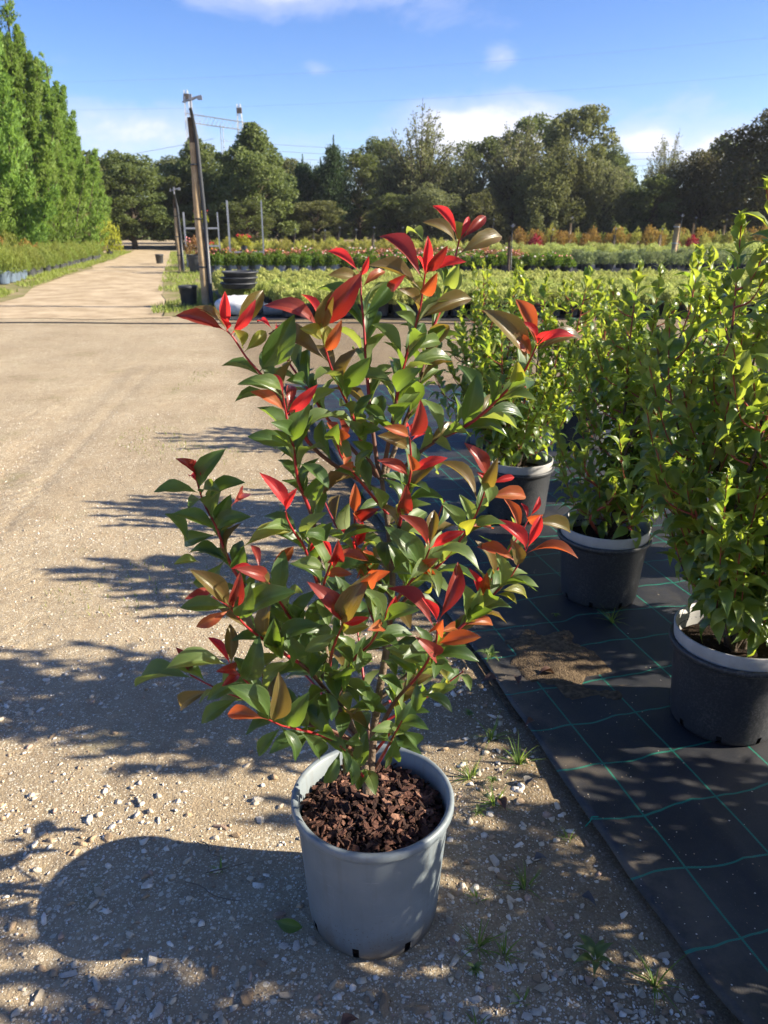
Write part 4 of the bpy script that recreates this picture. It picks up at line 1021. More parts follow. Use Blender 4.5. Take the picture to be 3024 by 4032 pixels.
def laurel_growth(seed, height, spread, n_stems, tips=None, lean=(0, 0)):
    """stems as paths plus (matrix, tone) for every leaf, plant-local metres"""
    rd = random.Random(seed)
    paths, leaves = [], []

    def leafy(path, start, young, step=0.0185):
        n = len(path)
        lens = [0]
        for k in range(n - 1):
            lens.append(lens[-1] + (path[k + 1] - path[k]).length)
        tot = lens[-1]
        s, ang, k = start, rd.uniform(0, 6.28), 0
        while s < tot:
            while k < n - 2 and lens[k + 1] < s:
                k += 1
            q = (s - lens[k]) / max(1e-6, lens[k + 1] - lens[k])
            pnt = path[k].lerp(path[k + 1], q)
            d = (path[k + 1] - path[k]).normalized()
            rest = tot - s
            ang += 2.4 + rd.uniform(-.3, .3)
            ref = d.cross(Vector((.3, .2, .1)) if abs(d.z) > .9 else Vector((0, 0, 1))).normalized()
            rv = ref * math.cos(ang) + d.cross(ref) * math.sin(ang)
            age = min(1, rest / 0.30)
            dr = (d * (1.15 - 1.15 * age) + rv * (0.35 + 0.65 * age) + Vector((0, 0, .42 - .60 * age + rd.uniform(-.2, .2)))).normalized()
            L = (0.042 + 0.058 * min(1, rest / 0.09)) * rd.uniform(.8, 1.12)
            nrm = d * .8 + Vector((0, 0, .8)) + Vector((rd.uniform(-.4, .4), rd.uniform(-.4, .4), 0))
            tone = 2 if (rest < 0.13 and rd.random() < (.85 if pnt.z > height * .62 else .3)) else (1 if rd.random() < (.6 if rest < .35 else .3) else 0)
            leaves.append((leaf_matrix(pnt, pnt + dr * L, L * rd.uniform(.36, .45), nrm), tone, rd.randrange(4), rd.random()))
            s += step * (0.6 if rest < .05 else 1) * rd.uniform(.8, 1.25)

    for i in range(n_stems):
        if tips and i < len(tips):
            tx, ty, tz = tips[i]
        else:
            a_ = 2 * math.pi * (i + rd.uniform(-.3, .3)) / n_stems
            r_ = spread * rd.uniform(.35, 1.0)
            tx, ty, tz = r_ * math.cos(a_) + lean[0], r_ * math.sin(a_) + lean[1], height * rd.uniform(.72, 1.0)
        bx, by = rd.uniform(-.03, .03), rd.uniform(-.03, .03)
        mid = Vector((bx + tx * .55 + rd.uniform(-.05, .05), by + ty * .55 + rd.uniform(-.05, .05), 0.28 + (tz - .28) * .42))
        path = smooth_path([(bx, by, .27), (bx + tx * .2, by + ty * .2, .27 + (tz - .27) * .13), mid, (tx * .88, ty * .88, .28 + (tz - .28) * .75), (tx, ty, tz)], 7)
        paths.append((path, 0.011 * (0.75 + .5 * rd.random()), True))
        leafy(path, 0.22, True)
        n = len(path)
        z = 0.36
        while z < tz - 0.14:
            j = min(range(n), key=lambda k: abs(path[k].z - z))
            a_ = rd.uniform(0, 6.28)
            ln = rd.uniform(.18, .38) * (1.15 if z < tz * .6 else .62)
            o = Vector((math.cos(a_), math.sin(a_), 0))
            p0 = path[j]
            out_dir = (o + Vector((p0.x, p0.y, 0)) * 1.5).normalized()
            lp = smooth_path([p0, p0 + out_dir * ln * .45 + Vector((0, 0, ln * .22)), p0 + out_dir * ln * .75 + Vector((0, 0, ln * .85))], 5)
            paths.append((lp, 0.004, False))
            leafy(lp, 0.04, True)
            z += rd.uniform(.045, .085)
    return paths, leaves


def make_laurel(label, loc, seed, height, spread, n_stems, n_parts=300, tips=None, lean=(0, 0), pots=True, rz=0.0):
    root = empty('potted_laurel', (loc[0], loc[1], 0.016), rz)
    tag(root, label, 'potted shrub', 'potted laurels on the black cloth')
    if pots == 'tall':
        link('pot', tall_me, root)
        s = link('soil', lsoil_me, root); s.scale = (1.15, 1.15, 1.5)
    else:
        link('pot', outer_me, root)
        tag(link('inner_pot', inner_me, root), 'pale grey liner pot standing above the black one')
        link('soil', lsoil_me, root)
        link('root_ball', lroot_me, root)
    dz = 0.16 if pots == 'tall' else 0.0
    paths, leaves = laurel_growth(seed, height - dz, spread, n_stems, tips, lean)
    lift = Matrix.Translation((0, 0, dz))
    cam_l = Matrix.Rotation(-rz, 4, 'Z') @ (CAMV - Vector((loc[0], loc[1], dz)))
    side = MB()
    for path, r0, main in paths:
        n = len(path)
        rad = [max(0.0018, r0 * (1 - k / (n - 1)) ** .8) for k in range(n)]
        tot = sum((path[k + 1] - path[k]).length for k in range(n - 1))
        midx = [1 if (1 - k / (n - 1)) * tot < .34 else 0 for k in range(n)]
        path = [lift @ q for q in path]
        if main:
            mb = MB(); mb.tube(path, rad, 7, midx=midx)
            mb.build('stem', [m_lwood, m_lred], root, smooth=True)
        else:
            side.tube(path, rad, 5, midx=midx, cap=False)
    tag(side.build('side_twigs', [m_lwood, m_lred], root, smooth=True), kind='stuff')
    leaves.sort(key=lambda q: (q[0].translation - cam_l).length)
    for (mt, tone, sh, rn) in leaves[:n_parts]:
        link('leaf', laurel_me[tone][sh], root, lift @ mt)
    rest = leaves[n_parts:]
    vv, ff, mm, uu, rr, base = [], [], [], [], [], 0
    for (mt, tone, sh, rn) in rest:
        v, f, uv = lt[sh]
        A = np.array(lift @ mt)
        vv.append(v @ A[:3, :3].T + A[:3, 3]); ff.append(f + base); uu.append(uv)
        mm += [tone] * len(f); rr += [rn] * len(v); base += len(v)
    o = link('foliage', mesh('foliage', np.concatenate(vv), np.concatenate(ff), QM, True, mm, rr, np.concatenate(uu)), root)
    tag(o, kind='stuff')
    return root


make_laurel('tall laurel in a black pot at the right edge of the picture', (1.17, 2.25), 3, 1.70, .34, 9,
            tips=[(-.20, -.02, 1.62), (-.03, .0, 1.66), (.12, -.10, 1.76), (-.32, .10, 1.36), (-.14, -.22, 1.40), (.06, .2, 1.70), (-.28, -.12, 1.0), (.25, .05, 1.75)])
make_laurel('laurel in a dark speckled pot with pale rim, just behind the photinia', (0.99, 3.20), 5, 1.40, .40, 8,
            tips=[(.06, .12, 1.44), (.26, .0, 1.50), (.42, .1, 1.46), (-.15, -.10, .74), (.38, -.18, 1.38), (.2, .25, 1.42), (-.04, -.2, .62), (.10, -.22, .60)])
make_laurel('laurel in a black pot next to the far corner of the cloth', (0.77, 4.23), 8, 1.25, .38, 8, 260,
            tips=[(-.10, 0, 1.26), (.10, .05, 1.33), (.30, -.05, 1.38), (-.24, .1, 1.05)])
make_laurel('laurel in a tall slate-grey pot, farthest left of the row', (0.84, 5.85), 9, 1.35, .34, 6, 160, pots='tall')
make_laurel('bushy laurel of the second row, behind the speckled pot', (1.86, 3.55), 12, 1.38, .44, 9, 260)
make_laurel('laurel of the second row between two nearer laurels', (1.62, 4.62), 14, 1.32, .42, 8, 200)
make_laurel('tall laurel of the second row, cut by the right edge', (2.15, 2.75), 16, 1.35, .40, 8, 100)
make_laurel('laurel of the second row, farthest back on the cloth', (1.52, 5.75), 18, 1.30, .4, 6, 80)
# the row goes on towards the photographer, beside the picture, and shades the cloth
for k, (x, y, h, sd) in enumerate(((1.50, 1.40, 1.02, 21), (1.72, 0.97, 1.55, 23), (2.42, 1.62, 1.3, 25))):
    make_laurel(('laurel of the front row nearest beside the camera, outside the picture', 'laurel of the front row beside the photographer', 'laurel of the second row beside the photographer')[k], (x, y), sd, h, .36, (4, 5, 7)[k], 0)


# ------------------------------------------------------------------ foliage clouds for beds and trees
def rhombs(c, d, n, L, W):
    """leaf blades: centres, directions, normals -> vertices and quads"""
    d = d / np.linalg.norm(d, axis=1, keepdims=True)
    s = np.cross(n, d)
    s /= np.linalg.norm(s, axis=1, keepdims=True) + 1e-9
    nn = np.cross(d, s)
    L = np.asarray(L)[:, None]; W = np.asarray(W)[:, None]
    a = c - d * L / 2
    e = c + d * L / 2 - nn * L * .12
    l = c + s * W / 2 + nn * W * .18
    r = c - s * W / 2 + nn * W * .18
    v = np.stack([a, r, e, l], 1).reshape(-1, 3)
    q = np.arange(len(c) * 4).reshape(-1, 4)
    return v, q


def unit(n, g):
    v = g.normal(size=(n, 3))
    return v / np.linalg.norm(v, axis=1, keepdims=True)


def tuft_cloud(seed, n, rx, h, z0, L, W, up=0.8, flat=0.6):
    """a dome of blades standing out of a pot"""
    g = np.random.default_rng(seed)
    u = unit(n, g)
    u[:, 2] = np.abs(u[:, 2]) * 1.1 - .08
    r = g.uniform(.55, 1.0, n) ** .6
    lump = 1 + .16 * np.sin(u[:, 0] * 5 + seed) * np.cos(u[:, 1] * 6)
    c = u * np.array([rx, rx, h]) * (r * lump)[:, None] + np.array([0, 0, z0])
    d = u * (1 - up) + np.array([0, 0, up]) + g.normal(scale=.35, size=(n, 3))
    v, q = rhombs(c, d, u + g.normal(scale=flat, size=(n, 3)), g.uniform(.7, 1.3, n) * L, g.uniform(.7, 1.3, n) * W)
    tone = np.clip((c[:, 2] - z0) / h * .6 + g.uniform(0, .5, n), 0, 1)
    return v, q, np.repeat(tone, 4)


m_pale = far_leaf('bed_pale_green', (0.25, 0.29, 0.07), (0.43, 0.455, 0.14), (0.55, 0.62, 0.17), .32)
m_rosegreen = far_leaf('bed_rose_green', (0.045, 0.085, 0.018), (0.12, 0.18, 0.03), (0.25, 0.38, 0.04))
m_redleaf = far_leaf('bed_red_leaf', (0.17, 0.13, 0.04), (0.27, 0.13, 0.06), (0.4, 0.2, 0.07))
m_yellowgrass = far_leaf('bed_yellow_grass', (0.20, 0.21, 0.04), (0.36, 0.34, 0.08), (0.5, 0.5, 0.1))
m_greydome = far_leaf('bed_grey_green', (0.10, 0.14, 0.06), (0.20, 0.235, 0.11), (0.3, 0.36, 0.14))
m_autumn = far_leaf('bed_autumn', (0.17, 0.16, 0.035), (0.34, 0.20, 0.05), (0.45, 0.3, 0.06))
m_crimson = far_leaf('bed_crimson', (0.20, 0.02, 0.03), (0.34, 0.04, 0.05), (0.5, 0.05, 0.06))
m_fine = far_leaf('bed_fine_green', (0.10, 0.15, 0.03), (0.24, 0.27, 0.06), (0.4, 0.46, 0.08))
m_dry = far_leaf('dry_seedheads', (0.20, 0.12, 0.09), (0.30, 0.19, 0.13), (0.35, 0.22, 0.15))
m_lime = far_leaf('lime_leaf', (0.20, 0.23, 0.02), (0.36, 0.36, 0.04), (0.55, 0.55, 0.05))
m_petal = [plain('petal_' + n, c, .6, var=.15) for n, c in (('pink', (0.72, 0.26, 0.24)), ('white', (0.78, 0.70, 0.55)), ('red', (0.62, 0.05, 0.05)), ('orange', (0.75, 0.30, 0.05)))]
m_nursery = plain('nursery_pot_black', (0.055, 0.058, 0.062), 0.5, var=.3)
m_silverpot = plain('nursery_pot_grey', (0.30, 0.33, 0.35), 0.5, var=.2)


def small_pot(r, h, seg=20):
    b = MB()
    b.lathe([(0.0, .004), (r * .78, .004), (r * .80, .012), (r * .93, h * .84), (r, h * .85), (r * 1.01, h * .98), (r * .96, h), (r * .92, h * .9), (0.0, h * .88)], seg)
    return np.array(b.v), b.f


def potted_mesh(name, seed, fol_mat, n, rx, h, L, W, pot_r=.14, pot_h=.23, pot_mat=None, up=.8, flowers=0, petal=None, split=False, flat=.6):
    pv, pf = small_pot(pot_r, pot_h)
    v, q, tone = tuft_cloud(seed, n, rx, h, pot_h * 1.08, L, W, up, flat)
    if split:
        return mesh(name + '_pot', pv, pf, pot_mat or m_nursery, True), mesh(name + '_foliage', v, q, fol_mat, False, rnd=tone)
    g = random.Random(seed)
    b = MB()
    b.add(pv, pf, 0)
    b.add(v, [tuple(k) for k in q], 1)
    tn = [0.5] * len(pv) + list(tone)
    for k in range(flowers):
        a_, r_ = g.uniform(0, 6.28), rx * math.sqrt(g.random()) * .95
        c = (r_ * math.cos(a_), r_ * math.sin(a_), pot_h + h * g.uniform(.75, 1.12))
        s = g.uniform(.025, .05)
        vv = [(c[0] + s * x, c[1] + s * y, c[2] + s * z) for x, y, z in ((1, 0, 0), (0, 1, 0), (-1, 0, 0), (0, -1, 0), (0, 0, .8), (0, 0, -.7))]
        b.add(vv, [(0, 1, 4), (1, 2, 4), (2, 3, 4), (3, 0, 4), (1, 0, 5), (2, 1, 5), (3, 2, 5), (0, 3, 5)], 2 + g.randrange(len(petal)))
        tn += [0.5] * 6
    return mesh(name, b.v, b.f, [pot_mat or m_nursery, fol_mat] + (petal or []), False, b.m, tn)


def place(me, name, x, y, rz, s=1.0, label=None, cat=None, group=None):
    o = link(name, me)
    o.location = (x, y, 0.032)
    o.rotation_euler = (0, 0, rz)
    o.scale = (s, s, s)
    return tag(o, label, cat, group)


# first bed: pale green mounds in black pots across the track
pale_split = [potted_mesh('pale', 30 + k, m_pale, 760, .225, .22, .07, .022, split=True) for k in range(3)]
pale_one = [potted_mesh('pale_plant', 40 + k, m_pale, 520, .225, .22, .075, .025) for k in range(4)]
count = 0
rest = []
for row in range(17):
    y0 = 14.35 + row * .355
    x = -1.75 - (row > 3) * .9 - row * .09
    while x < 10.6:
        px, py = x + random.uniform(-.03, .03), y0 + random.uniform(-.03, .03)
        s, rz = random.uniform(.92, 1.1), random.uniform(0, 6.28)
        if row == 0 or (row < 3 and count < 110):
            e = empty('potted_plant', (px, py, .032), rz, s)
            front = row == 0
            tag(e, 'pale green mound in a black pot, front row beyond the dirt crossing' if front else 'pale green mound in a black pot just behind the front row', 'potted plant', 'pale green plants, front row' if front else 'pale green plants, second and third rows')
            pm, fm = random.choice(pale_split)
            link('pot', pm, e); link('foliage', fm, e)
            count += 1
        elif count < 300:
            place(random.choice(pale_one), 'bedding_plant', px, py, rz, s, 'pale green mound in the middle rows of the nearest bed', 'potted plant', 'pale green plants, middle rows')
            count += 1
        else:
            rest.append((px, py, rz, s))
        x += .345
src = pale_one[0]
sv0 = np.empty(len(src.vertices) * 3, dtype=np.float32); src.vertices.foreach_get('co', sv0); sv0 = sv0.reshape(-1, 3)
keep = slice(len(small_pot(.14, .23)[0]), None)
fv0 = sv0[keep]
at0 = np.empty(len(src.vertices), dtype=np.float32); src.attributes['rnd'].data.foreach_get('value', at0); at0 = at0[keep]
vv, ff, tt = [], [], []
for k, (px, py, rz, s) in enumerate(rest):
    c_, s_ = math.cos(rz), math.sin(rz)
    M = np.array([[c_, -s_, 0], [s_, c_, 0], [0, 0, 1]]) * s
    vv.append(fv0 @ M.T + np.array([px, py, .032]))
    ff.append(np.arange(len(fv0)).reshape(-1, 4) + k * len(fv0)); tt.append(at0)
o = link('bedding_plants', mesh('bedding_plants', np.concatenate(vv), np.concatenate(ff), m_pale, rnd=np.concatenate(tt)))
tag(o, 'pale green plants massed in the back rows of the nearest bed', 'bedding plants', kind='stuff')


def bed(meshes, x0, x1, ys_, step, slant, name, label, group, jitter=.06, cat='potted plant', smin=.88, smax=1.15):
    for y in ys_:
        x = x0 + slant * (y - ys_[0])
        while x < x1:
            place(random.choice(meshes), name, x + random.uniform(-jitter, jitter), y + random.uniform(-jitter, jitter), random.uniform(0, 6.28), random.uniform(smin, smax), label, cat, group)
            x += step


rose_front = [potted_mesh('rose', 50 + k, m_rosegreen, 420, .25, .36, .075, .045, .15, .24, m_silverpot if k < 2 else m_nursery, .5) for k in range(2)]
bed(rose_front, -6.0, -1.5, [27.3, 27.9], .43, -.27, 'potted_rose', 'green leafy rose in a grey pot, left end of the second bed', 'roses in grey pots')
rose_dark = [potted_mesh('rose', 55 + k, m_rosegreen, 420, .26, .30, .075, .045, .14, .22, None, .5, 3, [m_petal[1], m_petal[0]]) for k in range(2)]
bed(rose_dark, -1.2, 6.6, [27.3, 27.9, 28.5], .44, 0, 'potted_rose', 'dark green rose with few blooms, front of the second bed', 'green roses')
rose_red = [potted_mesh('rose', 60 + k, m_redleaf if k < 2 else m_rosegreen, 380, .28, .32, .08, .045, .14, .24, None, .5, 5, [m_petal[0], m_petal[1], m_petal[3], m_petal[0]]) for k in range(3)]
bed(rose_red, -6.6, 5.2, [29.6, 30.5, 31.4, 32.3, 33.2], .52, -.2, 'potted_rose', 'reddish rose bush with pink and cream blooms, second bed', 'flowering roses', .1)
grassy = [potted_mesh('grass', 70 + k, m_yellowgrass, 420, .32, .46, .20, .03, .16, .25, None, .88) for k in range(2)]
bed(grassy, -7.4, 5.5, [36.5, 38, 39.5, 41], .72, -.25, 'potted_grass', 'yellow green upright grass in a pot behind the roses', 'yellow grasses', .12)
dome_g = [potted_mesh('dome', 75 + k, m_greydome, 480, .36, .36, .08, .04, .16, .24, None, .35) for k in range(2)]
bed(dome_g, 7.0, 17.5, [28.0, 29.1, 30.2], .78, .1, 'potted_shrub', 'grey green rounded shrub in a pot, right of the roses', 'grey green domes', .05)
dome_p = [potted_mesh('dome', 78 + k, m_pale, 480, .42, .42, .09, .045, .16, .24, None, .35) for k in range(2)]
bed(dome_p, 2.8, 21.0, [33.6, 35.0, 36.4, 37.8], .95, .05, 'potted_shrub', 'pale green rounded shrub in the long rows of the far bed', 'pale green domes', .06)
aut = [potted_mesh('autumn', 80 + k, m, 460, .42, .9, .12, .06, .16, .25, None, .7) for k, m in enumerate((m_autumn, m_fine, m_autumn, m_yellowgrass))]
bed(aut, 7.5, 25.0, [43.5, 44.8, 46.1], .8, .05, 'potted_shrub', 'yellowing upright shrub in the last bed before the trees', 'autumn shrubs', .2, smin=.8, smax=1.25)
crim = potted_mesh('crimson', 90, m_crimson, 420, .42, .7, .12, .06, .16, .25, None, .6)
place(crim, 'potted_shrub', 8.0, 43.0, 1, 1.0, 'crimson shrub at the left end of the last bed', 'potted shrub')
place(crim, 'potted_shrub', 16.3, 43.1, 2, .95, 'larger of two crimson shrubs near the striped post', 'potted shrub')
place(crim, 'potted_shrub', 15.4, 42.9, 3, .75, 'smaller of two crimson shrubs near the striped post', 'potted shrub')

# left bed: feathery plants in blue-black pots beside the verge
m_bluepot2 = plain('nursery_pot_blue', (0.11, 0.15, 0.20), 0.5, var=.25)
feather = [potted_mesh('feather', 95 + k, m_fine, 620, .30, .52, .10, .022, .16, .26, m_bluepot2 if k == 0 else None, .75) for k in range(3)]
for row in range(5):
    for k in range(29):
        y = 22.2 + k * .56
        x = -10.75 - (y - 23.2) * .178 - row * .6
        place(feather[0] if (k < 5 and row == 0) else feather[1 + (k + row) % 2], 'feathery_plant', x + random.uniform(-.05, .05), y + random.uniform(-.05, .05), random.uniform(0, 6.28), random.uniform(.85, 1.15) * (1.15 if k < 6 else .9),
              'feathery green plant in a pot, front row left of the track' if row == 0 else 'feathery green plant behind the front row left of the track', 'potted plant', 'feathery plants by the verge, front row' if row == 0 else 'feathery plants by the verge, back rows')
tall = [potted_mesh('perennial', 110 + k, m, 520, .5, 1.0, .13, .05, .16, .26, None, .7) for k, m in enumerate((m_fine, m_rosegreen, m_autumn, m_greydome))]
for k in range(46):
    y = 25 + (k % 23) * .75
    x = -14.4 - (y - 25) * .16 - (k // 23) * 1.1
    place(tall[k % 4], 'tall_perennial', x + random.uniform(-.3, .3), y + random.uniform(-.3, .3), random.uniform(0, 6.28), random.uniform(.8, 1.3), 'leafy waist-high perennial under the bright green conifers', 'perennial', 'perennials below the conifers')
place(potted_mesh('seedheads', 120, m_dry, 700, .8, 1.7, .22, .02, .16, .25, None, .9), 'tall_perennial', -15.4, 42.0, 0, 1.15, 'tall clump of dry brownish seedheads under the conifers', 'perennial')
place(potted_mesh('lime', 121, m_lime, 620, .6, 1.2, .14, .05, .16, .25, None, .7), 'lime_shrub', -14.3, 42.3, 0, 1.2, 'lime yellow shrub beside the far end of the track', 'shrub')
place(potted_mesh('orange', 122, m_autumn, 420, .5, .5, .1, .05, .16, .25, None, .5), 'potted_shrub', -14.7, 33.5, 0, 1.15, 'orange tinted shrub among the left bed plants', 'potted shrub')


# ------------------------------------------------------------------ trees
m_trunk = plain('tree_bark', (0.11, 0.085, 0.06), 0.9, scale=6, c2=(0.05, 0.04, 0.03), bump=0.8, bscale=20, spec=0.1)
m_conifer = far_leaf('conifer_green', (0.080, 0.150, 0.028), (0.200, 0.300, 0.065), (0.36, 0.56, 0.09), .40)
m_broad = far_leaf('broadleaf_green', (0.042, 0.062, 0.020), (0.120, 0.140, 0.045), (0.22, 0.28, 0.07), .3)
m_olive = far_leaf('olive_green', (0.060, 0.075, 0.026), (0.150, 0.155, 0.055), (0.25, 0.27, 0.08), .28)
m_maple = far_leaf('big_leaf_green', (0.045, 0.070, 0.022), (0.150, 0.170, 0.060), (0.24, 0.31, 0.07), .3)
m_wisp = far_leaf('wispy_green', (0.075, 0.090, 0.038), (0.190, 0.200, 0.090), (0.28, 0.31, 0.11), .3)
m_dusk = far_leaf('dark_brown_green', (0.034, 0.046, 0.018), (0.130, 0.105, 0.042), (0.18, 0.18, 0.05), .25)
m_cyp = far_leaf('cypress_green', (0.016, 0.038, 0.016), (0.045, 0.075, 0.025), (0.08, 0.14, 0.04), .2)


def limb(b, p0, p1, r0, r1, seg=6, bow=.1, g=None):
    p0, p1 = Vector(p0), Vector(p1)
    mid = p0.lerp(p1, .5) + Vector((0, 0, -(p1 - p0).length * bow))
    b.tube(smooth_path([p0, mid, p1], 3), list(np.linspace(r0, r1, 7)), seg, cap=False)


def conifer(seed, H=10.0, Rr=2.8, n_b=70, per=210, mat=None, leaf=(.19, .055), rise=.8, plume=.26):
    """feathery conifer: boughs sweep out and turn up into loose plumes of many heights"""
    g = np.random.default_rng(seed)
    tb = MB()
    tb.tube([(0, 0, 0), (0.05, 0, H * .3), (-.05, .03, H * .7), (0, 0, H * .97)], [H * .022, H * .018, H * .008, .02], 8)
    C, Dd, Nn, T = [], [], [], []
    for k in range(n_b):
        q = (k + g.uniform()) / n_b
        z = H * (.07 + .82 * q ** .9)
        ln = (Rr * (1 - q) ** .8 * g.uniform(.55, 1.15) + .22)
        a = k * 2.4 + g.uniform(-.5, .5)
        o = np.array([math.cos(a), math.sin(a), 0])
        base = np.array([0, 0, z])
        up_ = ln * rise * g.uniform(.5, 1.5)
        mid = base + o * ln * .62 + np.array([0, 0, up_ * .25])
        tip = base + o * ln * g.uniform(.8, 1.0) + np.array([0, 0, up_])
        path = np.array([tuple(p_) for p_ in smooth_path([base, mid, tip], 6)])
        tb.tube([tuple(p_) for p_ in path[:-2]], list(np.linspace(.015 + ln * .014, .008, len(path) - 2)), 5, cap=False)
        m = int(per * (.45 + ln / Rr))
        s = g.uniform(.22, 1.0, m) ** .75
        fi = s * (len(path) - 1)
        i0 = np.clip(fi.astype(int), 0, len(path) - 2)
        c = path[i0] + (path[i0 + 1] - path[i0]) * (fi - i0)[:, None]
        w = plume * (.35 + 1.25 * np.sin(np.clip(s, 0, 1) * 2.6)) * (.55 + .6 * ln / Rr)
        c = c + g.normal(size=(m, 3)) * w[:, None] * np.array([1, 1, .7])
        dd = o * .45 + np.array([0, 0, 1.0]) + g.normal(scale=.4, size=(m, 3))
        C.append(c); Dd.append(dd); Nn.append(unit(m, g))
        T.append(np.clip(g.uniform(-.05, .45) + s * .35 + g.uniform(0, .3, m), 0, 1))
    m = int(per * .8)
    zz = g.uniform(.8, 1.04, m)
    c = np.stack([g.normal(size=m) * .30 * (1.06 - zz), g.normal(size=m) * .30 * (1.06 - zz), H * zz], 1)
    C.append(c); Dd.append(np.tile([0, 0, 1.0], (m, 1)) + g.normal(scale=.4, size=(m, 3))); Nn.append(unit(m, g)); T.append(g.uniform(.4, 1, m))
    c = np.concatenate(C)
    v, f = rhombs(c, np.concatenate(Dd), np.concatenate(Nn), g.uniform(.6, 1.4, len(c)) * leaf[0], g.uniform(.6, 1.4, len(c)) * leaf[1])
    return tb.build('trunk', m_trunk, me_only=True, smooth=True), mesh('crown', v, f, mat or m_conifer, rnd=np.repeat(np.concatenate(T), 4))


def plumed_conifer(seed, H=10.0, Rr=2.8, n_l=54, per=1700):
    """left row: a leader and many upswept limbs, each its own feathery spire with gaps between"""
    g = np.random.default_rng(seed)
    tb = MB()
    tb.tube([(0, 0, 0), (0.05, 0, H * .3), (-.05, .03, H * .7), (0, 0, H * .97)], [H * .022, H * .018, H * .008, .02], 8)
    C, Dd, T = [], [], []
    for k in range(n_l + 1):
        q = (k + .5 * g.uniform()) / n_l
        if k == n_l:
            base, foot, tip, wid = np.array([0, 0, H * .6]), np.array([0, 0, H * .66]), np.array([0.05, 0, H]), .9
        else:
            z = H * (.03 + .72 * q ** 1.2)
            ln = Rr * (1 - q) ** .6 * g.uniform(.45, 1.05) + .25
            a = k * 2.4 + g.uniform(-.5, .5)
            o = np.array([math.cos(a), math.sin(a), 0])
            base = np.array([0, 0, z])
            foot = base + o * ln * .55 + np.array([0, 0, .1])
            tip = base + o * ln * g.uniform(.85, 1.05) + np.array([0, 0, g.uniform(.14, .30) * H * (1.1 - .45 * q)])
            tip[2] = min(tip[2], H * .97)
            wid = g.uniform(.38, .8) * (1.1 - .5 * q)
        path = np.array([tuple(p_) for p_ in smooth_path([base, foot, tip * .5 + foot * .5, tip], 4)])
        tb.tube([tuple(p_) for p_ in path], list(np.linspace(.05, .008, len(path))), 5, cap=False)
        m = int(per * g.uniform(.7, 1.2))
        s = g.uniform(.12, 1.0, m) ** .9
        fi = s * (len(path) - 1)
        i0 = np.clip(fi.astype(int), 0, len(path) - 2)
        c = path[i0] + (path[i0 + 1] - path[i0]) * (fi - i0)[:, None]
        # side sprays: leaves gather on a few dozen little shoots around the limb
        n_sh = 46
        sh = g.integers(0, n_sh, m)
        sa = g.uniform(0, 6.28, n_sh)[sh]
        s_at = g.uniform(.15, 1.0, n_sh)[sh]
        reach = g.uniform(.15, 1.0, m) * wid * np.clip(1.15 - s_at, .12, 1) * 1.35
        fi = np.clip(s_at, 0, .999) * (len(path) - 1)
        i0 = np.clip(fi.astype(int), 0, len(path) - 2)
        c = path[i0] + (path[i0 + 1] - path[i0]) * (fi - i0)[:, None]
        od = np.stack([np.cos(sa), np.sin(sa), np.full(m, .55)], 1)
        c = c + od * reach[:, None] + g.normal(scale=.055, size=(m, 3))
        Dd.append(od * .8 + np.array([0, 0, .6]) + g.normal(scale=.4, size=(m, 3)))
        C.append(c)
        T.append(np.clip(g.uniform(-.1, .4) + reach / wid * .3 + s_at * .2 + g.uniform(0, .3, m), 0, 1))
    c = np.concatenate(C)
    v, f = rhombs(c, np.concatenate(Dd), unit(len(c), g), g.uniform(.6, 1.4, len(c)) * .13, g.uniform(.6, 1.4, len(c)) * .05)
    return tb.build('trunk', m_trunk, me_only=True, smooth=True), mesh('crown', v, f, m_conifer, rnd=np.repeat(np.concatenate(T), 4))


def broadleaf(seed, mat, H=8.0, Rr=2.6, n_c=46, per=230, leaf=.24, low=.12, upr=0.0, sparse=1.0, pointy=.8):
    """forked trunk, limbs to leaf clumps of many sizes in an uneven crown"""
    g = np.random.default_rng(seed)
    tb = MB()
    top = H * .62
    tb.tube([(0, 0, 0), (.1, .05, H * .2), (-.05, .1, top * .7), (.05, 0, top)], [H * .026, H * .02, H * .014, H * .006], 8)
    C, Dd, Nn, T = [], [], [], []
    for k in range(n_c):
        q = (k + .5) / n_c
        z = low + (1 - low) * q ** .85
        prof = (math.sin(min(1, (z - low) / (1 - low) * pointy + .16) * math.pi)) ** .6
        r = Rr * prof * g.uniform(.15, 1.0) ** .5
        a = k * 2.4 + g.uniform(-.5, .5)
        cc = np.array([r * math.cos(a), r * math.sin(a), H * z * g.uniform(.93, 1.04)])
        sz = Rr * g.uniform(.16, .36)
        limb(tb, (0, 0, min(top, cc[2] * .62)), cc, .02 + .012 * H * (1 - q) * .5, .012, 5, -.06)
        m = int(per * sparse * (sz / (Rr * .26)) ** 1.6)
        u = unit(m, g)
        rr = g.uniform(.25, 1.05, m) ** .5
        c = cc + u * (rr * sz)[:, None] * np.array([1, 1, .8 + upr])
        # twigs poking out of the clump
        dd = u * .6 + np.array([0, 0, upr - .12]) + g.normal(scale=.5, size=(m, 3))
        C.append(c); Dd.append(dd); Nn.append(unit(m, g) + np.array([0, 0, .6]))
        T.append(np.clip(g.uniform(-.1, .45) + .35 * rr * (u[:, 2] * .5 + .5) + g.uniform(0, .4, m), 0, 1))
    c = np.concatenate(C)
    v, f = rhombs(c, np.concatenate(Dd), np.concatenate(Nn), g.uniform(.5, 1.3, len(c)) * leaf, g.uniform(.5, 1.2, len(c)) * leaf * .62)
    return tb.build('trunk', m_trunk, me_only=True, smooth=True), mesh('crown', v, f, mat, rnd=np.repeat(np.concatenate(T), 4))


